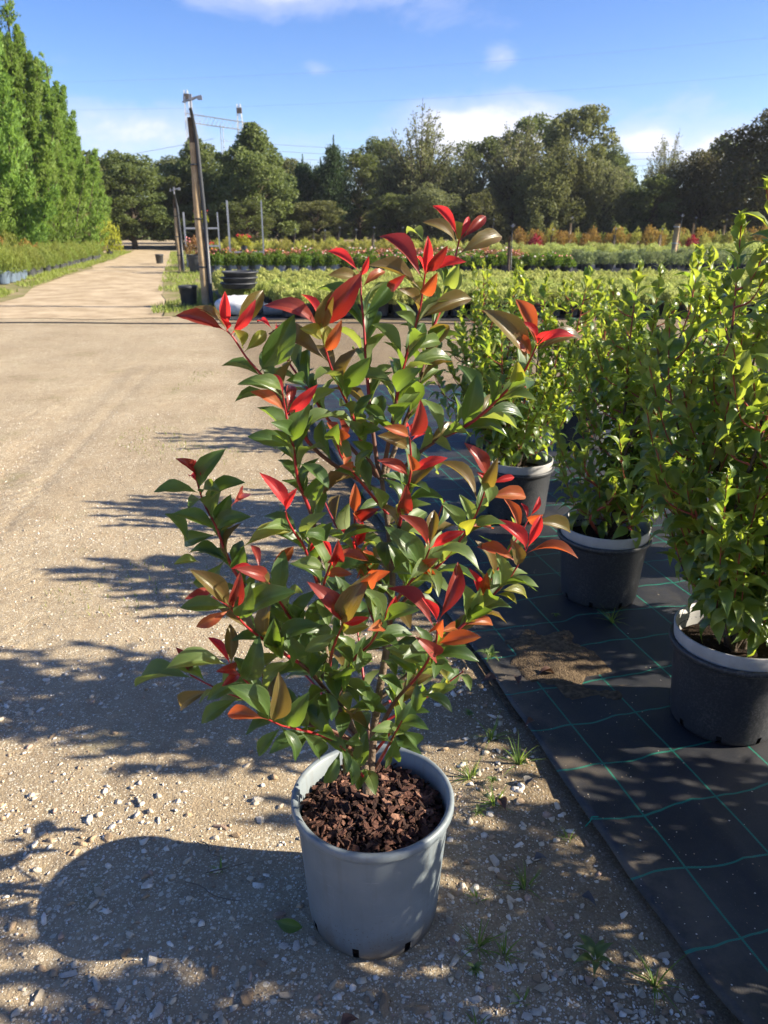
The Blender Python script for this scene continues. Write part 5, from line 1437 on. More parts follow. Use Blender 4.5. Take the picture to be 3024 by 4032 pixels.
def wispy(seed, mat, H=10.0, Rr=2.6, n_s=95, per=95):
    """many thin ascending leaders with small leaves: sky shows through the top"""
    g = np.random.default_rng(seed)
    tb = MB()
    C, Dd, T = [], [], []
    for k in range(n_s):
        a = k * 2.4
        r = Rr * g.uniform(.1, 1.0) ** .6
        h = H * (1.0 - .45 * (r / Rr) ** 1.4) * g.uniform(.62, 1.02)
        b0 = np.array([.12 * math.cos(a), .12 * math.sin(a), H * g.uniform(.02, .3)])
        tip = np.array([r * math.cos(a), r * math.sin(a), h])
        mid = b0 * .35 + tip * .65; mid[:2] *= .75
        path = smooth_path([b0, mid, tip], 5)
        tb.tube(path, list(np.linspace(.05 if k % 4 else .09, .008, len(path))), 5, cap=False)
        m = int(per * (.6 + .8 * h / H))
        s = g.uniform(.12, 1.0, m) ** .8
        P_ = np.array([tuple(q) for q in path])
        idx = np.clip((s * (len(P_) - 1)).astype(int), 0, len(P_) - 1)
        c = P_[idx] + g.normal(size=(m, 3)) * (.10 + .38 * (1.05 - s))[:, None]
        C.append(c)
        Dd.append(np.array([.5 * math.cos(a), .5 * math.sin(a), .7]) + g.normal(scale=.6, size=(m, 3)))
        T.append(np.clip(g.uniform(0, .4) + .4 * s + g.uniform(0, .3, m), 0, 1))
    c = np.concatenate(C)
    v, f = rhombs(c, np.concatenate(Dd), unit(len(c), g), g.uniform(.6, 1.3, len(c)) * .22, g.uniform(.6, 1.3, len(c)) * .085)
    return tb.build('trunk', m_trunk, me_only=True, smooth=True), mesh('crown', v, f, mat, rnd=np.repeat(np.concatenate(T), 4))


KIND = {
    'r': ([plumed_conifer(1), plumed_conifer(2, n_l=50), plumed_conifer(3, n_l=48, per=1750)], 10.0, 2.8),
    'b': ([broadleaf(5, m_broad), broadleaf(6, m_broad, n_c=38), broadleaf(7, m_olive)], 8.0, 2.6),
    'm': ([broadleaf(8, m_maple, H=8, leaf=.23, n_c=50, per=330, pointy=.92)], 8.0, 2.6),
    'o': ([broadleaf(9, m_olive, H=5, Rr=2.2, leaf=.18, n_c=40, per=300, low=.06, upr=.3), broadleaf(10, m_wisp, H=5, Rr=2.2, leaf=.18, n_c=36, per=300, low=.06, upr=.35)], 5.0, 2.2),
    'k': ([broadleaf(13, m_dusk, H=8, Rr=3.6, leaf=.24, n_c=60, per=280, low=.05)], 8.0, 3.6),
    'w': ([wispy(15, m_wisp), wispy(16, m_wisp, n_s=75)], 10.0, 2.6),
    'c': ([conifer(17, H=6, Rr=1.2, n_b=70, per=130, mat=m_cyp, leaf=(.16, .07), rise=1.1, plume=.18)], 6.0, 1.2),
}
NAMES = {'r': 'conifer_tree', 'b': 'broadleaf_tree', 'm': 'maple_tree', 'o': 'olive_shrub', 'k': 'dark_oak_tree', 'w': 'willow_tree', 'c': 'cypress_tree'}
TREES = [
    ('r', -17.2, 36.0, 13.6, 3.4, 'tallest bright green conifer, cut by the left edge and the top'),
    ('r', -16.0, 38.0, 10.8, 2.7, 'bright green conifer with a spire, second from the left edge'),
    ('r', -15.6, 40.5, 8.8, 2.4, 'bright green conifer in the middle of the left row'),
    ('r', -16.2, 43.5, 7.2, 2.1, 'bright green conifer, second last of the left row'),
    ('r', -17.0, 46.5, 5.8, 1.9, 'smallest bright green conifer at the right end of the left row'),
    ('r', -17.6, 33.0, 9.4, 3.3, 'broad bright green conifer low at the left edge'),
    ('b', -15.9, 52.0, 5.6, 2.6, 'olive green tree just right of the bright conifers'),
    ('b', -17.2, 50.0, 4.4, 2.4, 'low dark tree behind the lime yellow shrub'),
    ('b', -19.5, 58.0, 5.8, 3.0, 'dark tree closing the end of the dirt track on the left'),
    ('b', -14.4, 57.0, 4.6, 2.4, 'dark tree closing the end of the dirt track'),
    ('b', -16.5, 66.0, 6.4, 3.0, 'tree behind the gap at the end of the track'),
    ('m', -12.9, 58.0, 6.9, 2.6, 'large-leaved tree behind the tall wooden pole'),
    ('m', -8.4, 54.0, 7.3, 2.9, 'pointed large-leaved tree right of the tall wooden pole'),
    ('m', -10.7, 57.0, 5.4, 2.2, 'shorter large-leaved tree between its two taller neighbours'),
    ('b', -7.6, 66.0, 6.2, 2.6, 'dark tree behind the pointed large-leaved tree'),
    ('c', -5.8, 60.0, 5.9, 1.3, 'dark narrow cypress nearest the large-leaved tree'),
    ('c', -3.5, 59.0, 7.0, 1.25, 'tallest dark cypress with a blunt top'),
    ('c', -4.6, 61.0, 5.8, 1.3, 'dark cypress between two others'),
    ('b', -2.0, 64.0, 6.5, 2.6, 'tree right of the tallest cypress'),
    ('c', -6.6, 59.0, 5.0, 1.3, 'shortest dark cypress, leftmost of its group'),
    ('w', 2.6, 60.0, 10.5, 3.2, 'tallest airy tree, in the middle of the treeline'),
    ('w', 0.7, 61.0, 7.4, 2.4, 'airy tree left of the tallest airy one'),
    ('b', -0.4, 68.0, 7.9, 2.6, 'dark tree seen behind the airy ones on the left'),
    ('w', 5.3, 58.0, 7.2, 2.6, 'airy tree right of the tallest airy one'),
    ('w', 9.3, 58.0, 9.4, 2.9, 'pale wispy tree with bare twigs at its top'),
    ('b', 8.0, 68.0, 7.9, 3.0, 'dark tree behind the pale wispy one'),
    ('b', 14.8, 64.0, 9.7, 3.0, 'round-topped dark tree right of the pale wispy one'),
    ('b', 12.2, 69.0, 9.6, 3.0, 'dark tree between the wispy and the round-topped ones'),
    ('o', 12.3, 56.0, 5.9, 2.2, 'olive bush below the round-topped dark tree'),
    ('o', 14.9, 56.0, 4.9, 2.0, 'greyish bush right of the olive bush'),
    ('o', 10.4, 55.0, 4.8, 2.0, 'olive bush left of its taller twin'),
    ('b', 19.8, 73.0, 7.6, 2.2, 'far tree filling the dip in the treeline'),
    ('w', 20.9, 62.0, 8.8, 2.1, 'slender tree standing alone above the dip in the treeline'),
    ('b', 17.8, 55.0, 4.4, 2.1, 'low tree under the slender lone tree'),
    ('k', 21.6, 56.0, 5.9, 2.5, 'brownish tree left of the great dark one'),
    ('k', 24.2, 50.0, 8.4, 4.2, 'great dark tree cut by the right edge'),
    ('b', 24.6, 60.0, 7.1, 3.0, 'tree behind the brownish one at the right'),
    ('o', 3.1, 55.0, 3.6, 2.2, 'low bush before the tallest airy tree'),
    ('o', 6.6, 55.0, 3.2, 2.0, 'low bush between the airy and the wispy trees'),
    ('b', 1.0, 56.0, 3.4, 2.2, 'low dark bush left of centre in the treeline'),
    ('b', -8.6, 51.0, 2.9, 1.9, 'low dark bush behind the plant trolleys'),
    ('b', -4.6, 56.0, 3.0, 2.2, 'low dark bush at the foot of the cypresses'),
    ('b', 9.0, 60.0, 4.4, 2.6, 'low dark bush at the foot of the wispy tree'),
    ('b', -12.3, 53.0, 2.6, 1.8, 'low dark bush right of the end of the track'),
    ('k', 28.5, 54.0, 8.0, 4.0, 'dark tree beyond the right edge of the picture'),
    ('b', 33.0, 60.0, 7.5, 3.6, 'dark tree farther beyond the right edge of the picture'),
    ('b', 38.5, 56.0, 6.8, 3.4, 'tree far out of the picture on the right'),
    ('b', -23.5, 56.0, 7.0, 3.4, 'tree out of the picture behind the conifers'),
    ('r', -21.0, 40.0, 10.5, 3.2, 'bright conifer beyond the left edge of the picture'),
]
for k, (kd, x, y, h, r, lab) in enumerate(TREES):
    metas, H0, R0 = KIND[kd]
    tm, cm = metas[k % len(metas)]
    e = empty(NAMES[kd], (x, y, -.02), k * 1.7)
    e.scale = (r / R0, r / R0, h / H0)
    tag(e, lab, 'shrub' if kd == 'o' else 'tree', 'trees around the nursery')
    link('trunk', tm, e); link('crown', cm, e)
# a distant wood closes the gaps
g = np.random.default_rng(77)
n = 44000
ang = g.uniform(-1.1, 1.1, n)
dist = g.uniform(82, 92, n)
hmax = 5.2 + 1.6 * np.sin(ang * 31) + 1.2 * np.sin(ang * 73 + 1)
c = np.stack([np.sin(ang) * dist, np.cos(ang) * dist, hmax * g.uniform(0, 1, n) ** .8], 1)
v, f = rhombs(c, g.normal(size=(n, 3)), unit(n, g), g.uniform(.5, 1.1, n), g.uniform(.35, .8, n))
tag(link('distant_wood', mesh('distant_wood', v, f, m_broad, rnd=np.repeat(g.uniform(0, .8, n), 4))), 'distant wood closing the view behind the trees', 'wood', kind='stuff')


# ------------------------------------------------------------------ poles, stakes and things by the track
m_pole = plain('weathered_pole', (0.46, 0.345, 0.20), 0.85, scale=5, c2=(0.30, 0.215, 0.125), bump=0.6, bscale=40, spec=0.15)
m_poletop = plain('grey_pole_top', (0.13, 0.10, 0.075), 0.9, scale=6, c2=(0.06, 0.05, 0.04), bump=0.6, bscale=40, spec=0.1)
m_pipe = plain('black_pipe', (0.035, 0.038, 0.042), 0.4, var=.2)
m_steel = plain('galvanised_steel', (0.42, 0.44, 0.46), 0.4, scale=20, c2=(0.3, 0.31, 0.33), metal=.6)
m_brass = plain('sprinkler_grey', (0.34, 0.34, 0.35), 0.35, metal=.5)
m_white = plain('white_sack', (0.72, 0.72, 0.70), 0.7, scale=7, c2=(0.50, 0.51, 0.52), bump=.5, bscale=20)


def pole(name, x, y, h, r, pipe_h, label, lean=0.0):
    e = empty(name, (x, y, 0.02))
    tag(e, label, 'pole')
    b = MB()
    pts = [(lean * q * h + .01 * math.sin(q * 9), .01 * math.cos(q * 7), q * h) for q in np.linspace(0, 1, 9)]
    b.tube(pts, [r * (1.08 - .25 * q) for q in np.linspace(0, 1, 9)], 14, midx=[0] * 7 + [1] * 2)
    b.build('post', [m_pole, m_poletop], e, smooth=True)
    b = MB()
    b.tube([(r + .05, -.03, 0), (r + .045, -.03, h * .5), (r + .02 + lean * h, -.04, h * .9), (r * .4 + lean * h, -.05, pipe_h - .12)], [.042, .042, .04, .03], 10)
    b.build('pipe', m_pipe, e, smooth=True)
    for q in (.22, .48, .76):
        b = MB(); b.lathe([(r * 1.02 + .004, q * h), (r * 1.02 + .012, q * h + .004), (r * 1.02 + .012, q * h + .028), (r * 1.02 + .004, q * h + .03)], 16)
        b.build('strap', m_pipe, e, smooth=True)
    b = MB()
    b.tube([(r * .4, -.04, pipe_h - .2), (r * .4, -.04, pipe_h)], .022, 8)
    b.tube([(r * .4 - .16, -.04, pipe_h - .02), (r * .4 + .02, -.04, pipe_h + .03), (r * .4 + .20, -.04, pipe_h + .09)], [.012, .026, .014], 8)
    b.box((r * .4, -.04, pipe_h + .06), (.05, .05, .10))
    b.box((r * .4 + .17, -.04, pipe_h + .05), (.09, .03, .07))
    b.box((r * .4 - .12, -.04, pipe_h + .02), (.03, .05, .10))
    b.build('sprinkler_head', m_brass, e)
    return e


pole('sprinkler_pole', -3.62, 16.1, 3.45, .075, 3.72, 'tall wooden pole with black pipe and sprinkler beside the track', -.004)
pole('sprinkler_pole', -7.18, 28.4, 2.35, .07, 2.62, 'shorter wooden pole with sprinkler farther along the track')

STAKES = [(3.73, 24.1, 1.22, .05, 'thick wooden sprinkler stake behind the pale green bed, mid picture'), (10.81, 30.3, 1.55, .11, 'thick striped wooden post with wire bands at the right'),
          (12.09, 43.0, 1.0, .05, None), (-0.50, 35.8, 1.1, .05, None), (-1.52, 42.9, .95, .05, None), (-2.48, 44.0, 1.05, .05, None), (-3.27, 44.5, .9, .05, None), (-3.93, 45.0, .95, .05, None),
          (9.99, 44.0, 1.55, .06, None), (9.0, 44.0, .95, .05, None), (14.40, 42.6, 1.0, .06, None), (0.93, 44.0, 1.05, .05, None), (-4.98, 45.0, .95, .05, None), (5.79, 44.0, 1.45, .05, None), (17.0, 45.0, 1.55, .06, None), (18.7, 45.0, 1.45, .06, None)]
for (x, y, h, r, lab) in STAKES:
    e = empty('sprinkler_stake', (x, y, .03), random.uniform(-.3, .3))
    tag(e, lab or 'thin wooden sprinkler stake standing among the far beds', 'stake', 'sprinkler stakes in the beds')
    lx, ly = random.uniform(-.03, .03), 0
    b = MB()
    b.tube([(0, 0, 0), (lx * .5, 0, h * .5), (lx, 0, h)], [r, r * .95, r * .9], 8)
    b.build('post', [m_pole if r > .05 else m_poletop], e, smooth=True)
    b = MB(); b.tube([(r + .02, 0, 0), (r + .02 + lx, 0, h + .1), (r + .03 + lx, 0, h + .24)], .016, 6)
    b.build('pipe', m_pipe, e, smooth=True)
    b = MB()
    b.tube([(r - .04 + lx, 0, h + .30), (r + .03 + lx, 0, h + .25), (r + .10 + lx, 0, h + .30)], [.012, .02, .012], 6)
    b.box((r + .03 + lx, 0, h + .29), (.035, .035, .10))
    b.build('sprinkler_head', m_brass, e)
    if r > .1:
        for q in (.55, .92):
            b = MB(); b.lathe([(r * .97, q * h), (r * .97 + .01, q * h + .005), (r * .97 + .01, q * h + .03), (r * .95, q * h + .035)], 14)
            b.build('wire_band', m_steel, e)


def trolley(x, y, rz, h, label, shelves, flowers):
    e = empty('plant_trolley', (x, y, .03), rz)
    tag(e, label, 'plant trolley')
    for sx in (-.62, .62):
        for sy in (-.26, .26):
            b = MB(); b.box((sx, sy, h / 2), (.05, .04, h)); b.build('upright', m_steel, e)
    for z in shelves:
        b = MB(); b.box((0, 0, z), (1.18, .56, .03)); b.box((0, -.285, z + .01), (1.2, .012, .06)); b.build('shelf', m_steel, e)
    for sx in (-.5, .5):
        for sy in (-.2, .2):
            b = MB(); b.tube([(sx, sy - .02, .06), (sx, sy + .02, .06)], .06, 10); b.build('caster', m_pipe, e)
    for (fx, fz, s) in flowers:
        q = place(flower_me, 'potted_flower', x + fx * math.cos(rz), y + fx * math.sin(rz), fx * 9, s, 'red flowered plant on the %s' % label.split(' with')[0].split(', ')[0], 'potted plant')
        q.location.z = fz + .05
        q['label'] = FL.pop(0)


flower_me = potted_mesh('flower', 200, m_lime, 300, .30, .36, .1, .05, .13, .2, None, .55, 22, [m_petal[2]])
FL = ['red flowering plant high on the left trolley', 'red flowering plant low on the left trolley', 'red flowering plant on the right trolley shelf']
trolley(-6.9, 31.0, .2, 1.95, 'lower metal plant trolley on the left, carrying red flowers', (.14, .75, 1.38), [(.0, 1.40, 1.0), (.1, .16, 1.2)])
trolley(-5.15, 30.5, .15, 2.35, 'taller metal plant trolley with two high posts', (.14, .55), [(-.1, .57, 1.0)])
place(potted_mesh('bigpot', 210, m_redleaf, 380, .42, .5, .1, .05, .32, .58, None, .5, 8, [m_petal[0]]), 'potted_shrub', -6.35, 27.4, 0, 1.0, 'pinkish shrub in a large black tub by the farther pole', 'potted shrub')
for x, y, s, lab in ((-3.98, 16.2, 1.0, 'empty black pot behind the foot of the tall pole'), (-9.3, 33.5, .9, 'small black pot standing alone at the edge of the track')):
    pv, pf = small_pot(.19, .40, 28)
    o = link('empty_pot', mesh('empty_pot', pv, pf, m_nursery, True)); o.location = (x, y, .035); o.scale = (s, s, s)
    tag(o, lab, 'pot')
# white sack with black trays stacked on it
sv_, sf_ = [], []
for i in range(13):
    for k in range(24):
        a_, q = 2 * math.pi * k / 24, i / 12
        rr = (math.sin(math.pi * min(.98, q * .86 + .12)) ** .35) * (1 + .07 * noise.noise((math.cos(a_) * 2, math.sin(a_) * 2, q * 4)))
        sv_.append((.62 * rr * math.cos(a_), .42 * rr * math.sin(a_), .40 * q + .02 * noise.noise((a_ * 2, q * 5, 1))))
for i in range(12):
    for k in range(24):
        q = (k + 1) % 24
        sf_.append((i * 24 + k, i * 24 + q, (i + 1) * 24 + q, (i + 1) * 24 + k))
sf_.append(tuple(range(12 * 24, 13 * 24)))
o = link('white_sack', mesh('white_sack', sv_, sf_, m_white, True)); o.location = (-2.7, 14.8, .03); o.scale = (.75, .75, .8)
tag(o, 'bulky white sack right of the tall pole', 'sack')
for k in range(3):
    b = MB()
    b.lathe([(.0, .0), (.36, .0), (.38, .01), (.42, .10), (.45, .105), (.45, .135), (.42, .135), (.40, .11), (.36, .03), (.0, .03)], 28)
    o = b.build('round_tray', m_nursery, smooth=True); o.scale = (.8, .8, .8); o.location = (-2.85 + .02 * k, 15.7, .04 + k * .105 + .38)
    tag(o, ('bottom', 'middle', 'top')[k] + ' black round tray in the stack behind the white sack', 'tray')
b = MB(); b.tube([(-2.2, 14.55, .13), (-1.55, 14.5, .13)], .10, 14)
for q in np.linspace(-2.15, -1.6, 9):
    b.tube([(q, 14.547, .13), (q + .02, 14.546, .13)], .108, 14)
tag(b.build('coiled_hose', plain('grey_hose', (0.20, 0.22, 0.23), .5, var=.3), smooth=False), 'grey ribbed drainage pipe lying before the pale green bed', 'pipe')
b = MB(); b.tube(smooth_path([(-9, 13.05, .05), (-6, 13.2, .055), (-3.6, 13.1, .05), (-1, 13.3, .04), (2, 13.2, .03)], 8), .013, 6)
tag(b.build('water_hose', m_pipe, smooth=True), 'dark water hose lying across the dirt crossing', 'hose')

# far portal pylon and its lines
m_pyl = plain('pylon_steel', (0.40, 0.42, 0.43), 0.55, metal=.2)


def lattice(b, p0, p1, w0, w1, n, r=.07):
    p0, p1 = Vector(p0), Vector(p1)
    d = (p1 - p0).normalized()
    a = d.cross(Vector((0, 1, 0.01))).normalized()
    c = d.cross(a)
    rings = []
    for i in range(n + 1):
        q = i / n
        w = w0 + (w1 - w0) * q
        m_ = p0.lerp(p1, q)
        rings.append([m_ + a * (w / 2 * s1) + c * (w / 2 * s2) for s1, s2 in ((-1, -1), (1, -1), (1, 1), (-1, 1))])
    for i in range(n):
        for k in range(4):
            b.tube([rings[i][k], rings[i + 1][k]], r, 4, cap=False)
            b.tube([rings[i][k], rings[i + 1][(k + 1) % 4]], r * .6, 4, cap=False)


pe = empty('power_pylon', (-29.0, 140, 0))
tag(pe, 'lattice power pylon portal rising behind the treeline at the left', 'pylon')
for sx, hh in ((-2.4, 21.6), (6.0, 19.6)):
    b = MB(); lattice(b, (sx, 0, 0), (sx - .6, 0, hh), 2.4, .5, 16, .045); b.build('leg', m_pyl, pe)
    b = MB(); b.box((sx - .5, -.2, hh - 1.0), (.8, .6, .8)); b.build('insulator_box', m_poletop, pe)
b = MB(); lattice(b, (-3.4, 0, 17.6), (8.6, 0, 16.0), 1.3, 1.1, 18, .04); b.build('crossbeam', m_pyl, pe)
for sx in (2.2, 2.6):
    b = MB(); b.tube([(sx, 0, 16.4), (sx, 0, 11.5)], .06, 5); b.build('insulator_string', m_pyl, pe)
m_wire = plain('cable', (0.26, 0.28, 0.31), .5)


def cable(name, p0, p1, sag, r, label):
    b = MB()
    pts = [Vector(p0).lerp(Vector(p1), q) - Vector((0, 0, sag * 4 * q * (1 - q))) for q in np.linspace(0, 1, 25)]
    b.tube(pts, r, 5)
    tag(b.build(name, m_wire, smooth=True), label, 'cable', 'overhead power lines')


for k in range(3):
    cable('power_line', (-26.8, 140 + k, 14.2 - k * .9), (120, 150 + k * 2, 18.5 - k * 1.0), 3.5, .03, ('top', 'middle', 'lowest')[k] + ' of three power lines running right from the pylon')
for k in range(2):
    cable('power_line', (-28, 140 - k, 14.5 - k * 1.8), (-85, 150, 8.5 - k * 4), .8, .03, ('upper', 'lower')[k] + ' power line running left from the pylon')
for k in range(2):
    cable('power_line', (-60, 110, 15.0 + k * 3.0), (110, 96, 24.0 + k * 4.2), 3.0, .007, ('lower', 'upper')[k] + ' of two faint power lines high at the right')


# ------------------------------------------------------------------ stones, weeds and litter on the dirt
m_stone = [plain('limestone_' + n, c, 0.85, scale=30, c2=c2, bump=0.7, bscale=90, spec=0.2) for n, c, c2 in
           (('cream', (0.60, 0.52, 0.40), (0.46, 0.38, 0.27)), ('white', (0.74, 0.69, 0.60), (0.56, 0.50, 0.41)), ('tan', (0.42, 0.31, 0.20), (0.30, 0.21, 0.13)), ('pink', (0.46, 0.33, 0.25), (0.36, 0.25, 0.18)))]


def stone_template(sd):
    """angular chip: a cut-down icosphere"""
    rd = random.Random(sd)
    import bmesh
    bm = bmesh.new()
    bmesh.ops.create_icosphere(bm, subdivisions=1, radius=1)
    pl = []
    for _ in range(8):
        nrm = Vector((rd.gauss(0, 1), rd.gauss(0, 1), rd.gauss(0, 1))).normalized()
        pl.append((nrm, rd.uniform(.35, .7)))
    for v in bm.verts:
        for nrm, d in pl:
            e = v.co.dot(nrm) - d
            if e > 0:
                v.co -= nrm * e
        v.co *= rd.uniform(.96, 1.04)
        v.co.y *= .75
        v.co.z *= .55
    vs = [tuple(v.co) for v in bm.verts]
    fs = [tuple(v.index for v in f.verts) for f in bm.faces]
    bm.free()
    return vs, fs


stones = [stone_template(s) for s in range(9)]
stone_me = [[mesh('stone', v, f, m) for (v, f) in stones] for m in m_stone]
spots = []
tries = 0


def on_dirt(x, y, margin=0.02):
    return cloth_uv(x, y)[0] < -margin and math.hypot(x - POT[0], y - POT[1]) > 0.185


while len(spots) < 34000 and tries < 420000:
    tries += 1
    y = 0.95 + 6.0 * random.random() ** 2.0
    x = random.uniform(-.68, .55) * (y * .75 + .75)
    den = .30 + .70 * max(0, min(1, .5 + 2.2 * noise.noise((x * 1.6, y * 1.6, 12)))) ** 1.4
    if random.random() > den or not on_dirt(x, y):
        continue
    size = .0020 * (1 - random.random()) ** -.55
    size = min(size, .019)
    if y > 2.6:
        size = min(size, .009)
    spots.append((size, x, y))
# the biggest ones seen in the photograph, metres
BIG = [(.030, .000, 1.215), (.026, -.31, 1.235), (.024, .300, 1.62), (.017, .335, 1.60), (.017, .225, 1.615), (.020, .150, 1.70), (.022, .345, 1.535), (.019, .315, 1.56), (.016, .37, 1.50), (.020, -.175, 1.375), (.017, -.21, 1.36), (.015, .395, 1.62),
       (.018, -.42, 1.72), (.019, -.36, 1.78), (.022, -.38, 1.86), (.016, -.31, 1.83), (.020, -.47, 1.75), (.018, -.27, 1.9), (.017, .25, 2.02), (.016, .2, 2.1), (.02, .30, 1.98), (.018, .33, 2.08), (.021, -.74, 1.52), (.018, -.82, 1.62), (.024, -.78, 1.71), (.018, -.62, 1.55),
       (.021, -.55, 1.33), (.019, -.40, 1.30), (.017, -.29, 1.32), (.020, -.59, 1.22), (.018, -.22, 1.24), (.019, .08, 1.20), (.017, .14, 1.19), (.016, .44, 1.34), (.018, .41, 1.42), (.016, .47, 1.27), (.02, -.50, 1.20), (.015, .52, 1.21), (.017, .36, 1.25), (.02, -.66, 1.27)]
spots += [(s_ * 1.2, x, y) for (s_, x, y) in BIG]
spots.sort(key=lambda q: -q[0] / math.hypot(q[1], q[2], 1.63))


def stone_matrix(s, x, y):
    z = ground_z(x, y) + s * .08
    rot = Matrix.Rotation(random.uniform(0, 6.28), 3, 'Z') @ Matrix.Rotation(random.gauss(0, .25), 3, 'X') @ Matrix.Rotation(random.gauss(0, .25), 3, 'Y')
    return Matrix.LocRotScale(Vector((x, y, z)), rot, Vector((s * random.uniform(.8, 1.3), s * random.uniform(.8, 1.2), s * random.uniform(.7, 1.2))))


for (s, x, y) in spots[:300]:
    link('stone', random.choice(random.choices(stone_me, (5, 5, 2, 1))[0]), ground, stone_matrix(s, x, y))
vv, ff, mm, base = [], [], [], 0
sta = [(np.array(v), np.array(f)) for v, f in stones]
# small chips use a coarser body
oct_v = np.array([(1, 0, 0), (-.2, .9, .1), (-1, -.1, 0), (.1, -.85, 0), (.1, .1, .6), (0, 0, -.5)])
oct_f = np.array([(0, 1, 4), (1, 2, 4), (2, 3, 4), (3, 0, 4), (1, 0, 5), (2, 1, 5), (3, 2, 5), (0, 3, 5)])
for k, (s, x, y) in enumerate(spots[300:]):
    v, f = random.choice(sta) if s > .0045 else (oct_v * np.array([random.uniform(.7, 1.2), random.uniform(.7, 1.2), 1]), oct_f)
    A = np.array(stone_matrix(s, x, y))
    vv.append(v @ A[:3, :3].T + A[:3, 3]); ff.append(f + base); base += len(v)
    mm += [random.choices((0, 1, 2, 3), (5, 5, 2.5, .8))[0]] * len(f)
# a scatter of grit on the cloth
for k in range(420):
    y = random.uniform(1.1, 4.0)
    u = random.expovariate(3.2)
    e = (EDGE[1] - y) / EV[1]
    vq = -e
    x, yy = EDGE[0] + EU[0] * u + EV[0] * vq, EDGE[1] + EU[1] * u + EV[1] * vq
    s = random.uniform(.0012, .0028)
    A = np.diag([s, s, s, 1.0]); A[:3, 3] = (x, yy, cloth_z(u, vq) + s * .3)
    vv.append(oct_v @ A[:3, :3].T + A[:3, 3]); ff.append(oct_f + base); base += 6; mm += [random.choice((0, 1, 2))] * 8
tag(link('gravel', mesh('gravel', np.concatenate(vv), np.concatenate(ff), m_stone, False, mm), ground), kind='stuff')

# grass tufts and weeds
m_blade = leaf_mat('grass_blade', (0.10, 0.17, 0.03), (0.13, 0.19, 0.05), (0.35, 0.5, 0.06), .4, .45, uvveins=False)
m_weed = leaf_mat('weed_leaf', (0.11, 0.16, 0.05), (0.13, 0.18, 0.07), (0.25, 0.38, 0.06), .35, .5, uvveins=False)


def grass_mesh(sd, n, L, spread=.9):
    rd = random.Random(sd)
    v, f = [], []
    for k in range(n):
        a_, lean = rd.uniform(0, 6.28), rd.uniform(.25, 1.0) * spread
        ln, w = L * rd.uniform(.5, 1.1), rd.uniform(.0014, .0028)
        o = Vector((math.cos(a_), math.sin(a_), 0))
        s = Vector((-o.y, o.x, 0))
        p0 = o * rd.uniform(0, .012)
        i0 = len(v)
        for q in (0, .35, .7, 1.0):
            pt = p0 + o * (ln * lean * q ** 1.5) + Vector((0, 0, ln * (1.15 - lean * .75) * q - ln * .35 * lean * q * q))
            ww = w * (1 - q ** 2)
            v += [tuple(pt + s * ww), tuple(pt - s * ww)] if q < 1 else [tuple(pt)]
        f += [(i0, i0 + 1, i0 + 3, i0 + 2), (i0 + 2, i0 + 3, i0 + 5, i0 + 4), (i0 + 4, i0 + 5, i0 + 6)]
    return mesh('grass_tuft', v, f, m_blade, True)


def weed_mesh(sd, n, L):
    rd = random.Random(sd)
    vv, ff, base = [], [], 0
    v, f, uv = lt[0]
    for k in range(n):
        a_ = 2.4 * k
        d = Vector((math.cos(a_), math.sin(a_), rd.uniform(.25, .9))).normalized()
        ln = L * rd.uniform(.6, 1.1)
        A = np.array(leaf_matrix(Vector((0, 0, .004 + k * L * .02)), Vector((0, 0, .004 + k * L * .02)) + d * ln, ln * .34, Vector((0, 0, 1))))
        vv.append(v @ A[:3, :3].T + A[:3, 3]); ff.append(f + base); base += len(v)
    return mesh('weed', np.concatenate(vv), np.concatenate(ff), m_weed, True)


GR = [grass_mesh(s, n, L) for s, n, L in ((1, 16, .09), (2, 22, .12), (3, 10, .06), (4, 28, .14))]
WD = [weed_mesh(s, n, L) for s, n, L in ((1, 7, .035), (2, 12, .035), (3, 7, .075))]


def spot_z(x, y):
    u, v = cloth_uv(x, y)
    return cloth_z(u, v) if u > 0 else ground_z(x, y)


TUFTS = [(.37, 1.535, 1, 'bright grass tuft among the white stones right of the pot'), (.225, 1.36, 1, 'spidery grass tuft right of the pot, left of a pair'), (.285, 1.335, 0, 'spidery grass tuft right of the pot, right of a pair'), (.62, 1.265, 3, 'grass tuft at the lower right, beside the lifted cloth edge'),
         (.43, 2.02, 3, 'long grass tuft under the cloth edge, nearest the photinia leaves'), (.36, 2.15, 3, 'grass clump creeping out under the cloth edge'), (.27, 1.96, 1, 'grass tuft in the shade behind the pot'), (.33, 1.84, 1, 'pale grass tuft behind the pot near the cloth'), (.24, 1.49, 2, 'small grass sprig close to the pot'),
         (.52, 1.70, 2, 'short grass tuft touching the cloth edge'), (.20, 1.17, 2, 'small grass sprig at the bottom of the picture'), (.98, 2.93, 3, 'grass clump at the foot of the speckled black pot'), (-.44, 1.60, 2, 'tiny grass sprig on the gravel left of the pot'), (-.21, 1.86, 2, 'small grass sprig left behind the pot'), (.31, 1.22, 2, 'thin grass sprig near the bottom, left of the weed'), (.08, 2.55, 1, 'grass clump behind the photinia on the dirt'), (-.35, 4.0, 3, 'patch of grass on the dirt left behind the photinia'), (-.62, 4.3, 1, 'loose grass patch on the dirt left of the photinia'), (-.15, 4.6, 3, 'grass patch at the cloth edge seen between the stems')]
for (x, y, k, lab) in TUFTS:
    o = link('grass_tuft', GR[k]); o.location = (x, y, spot_z(x, y) - .003); o.rotation_euler = (0, 0, random.uniform(0, 6.28)); o.scale = (.9, .9, .85)
    tag(o, lab, 'grass')
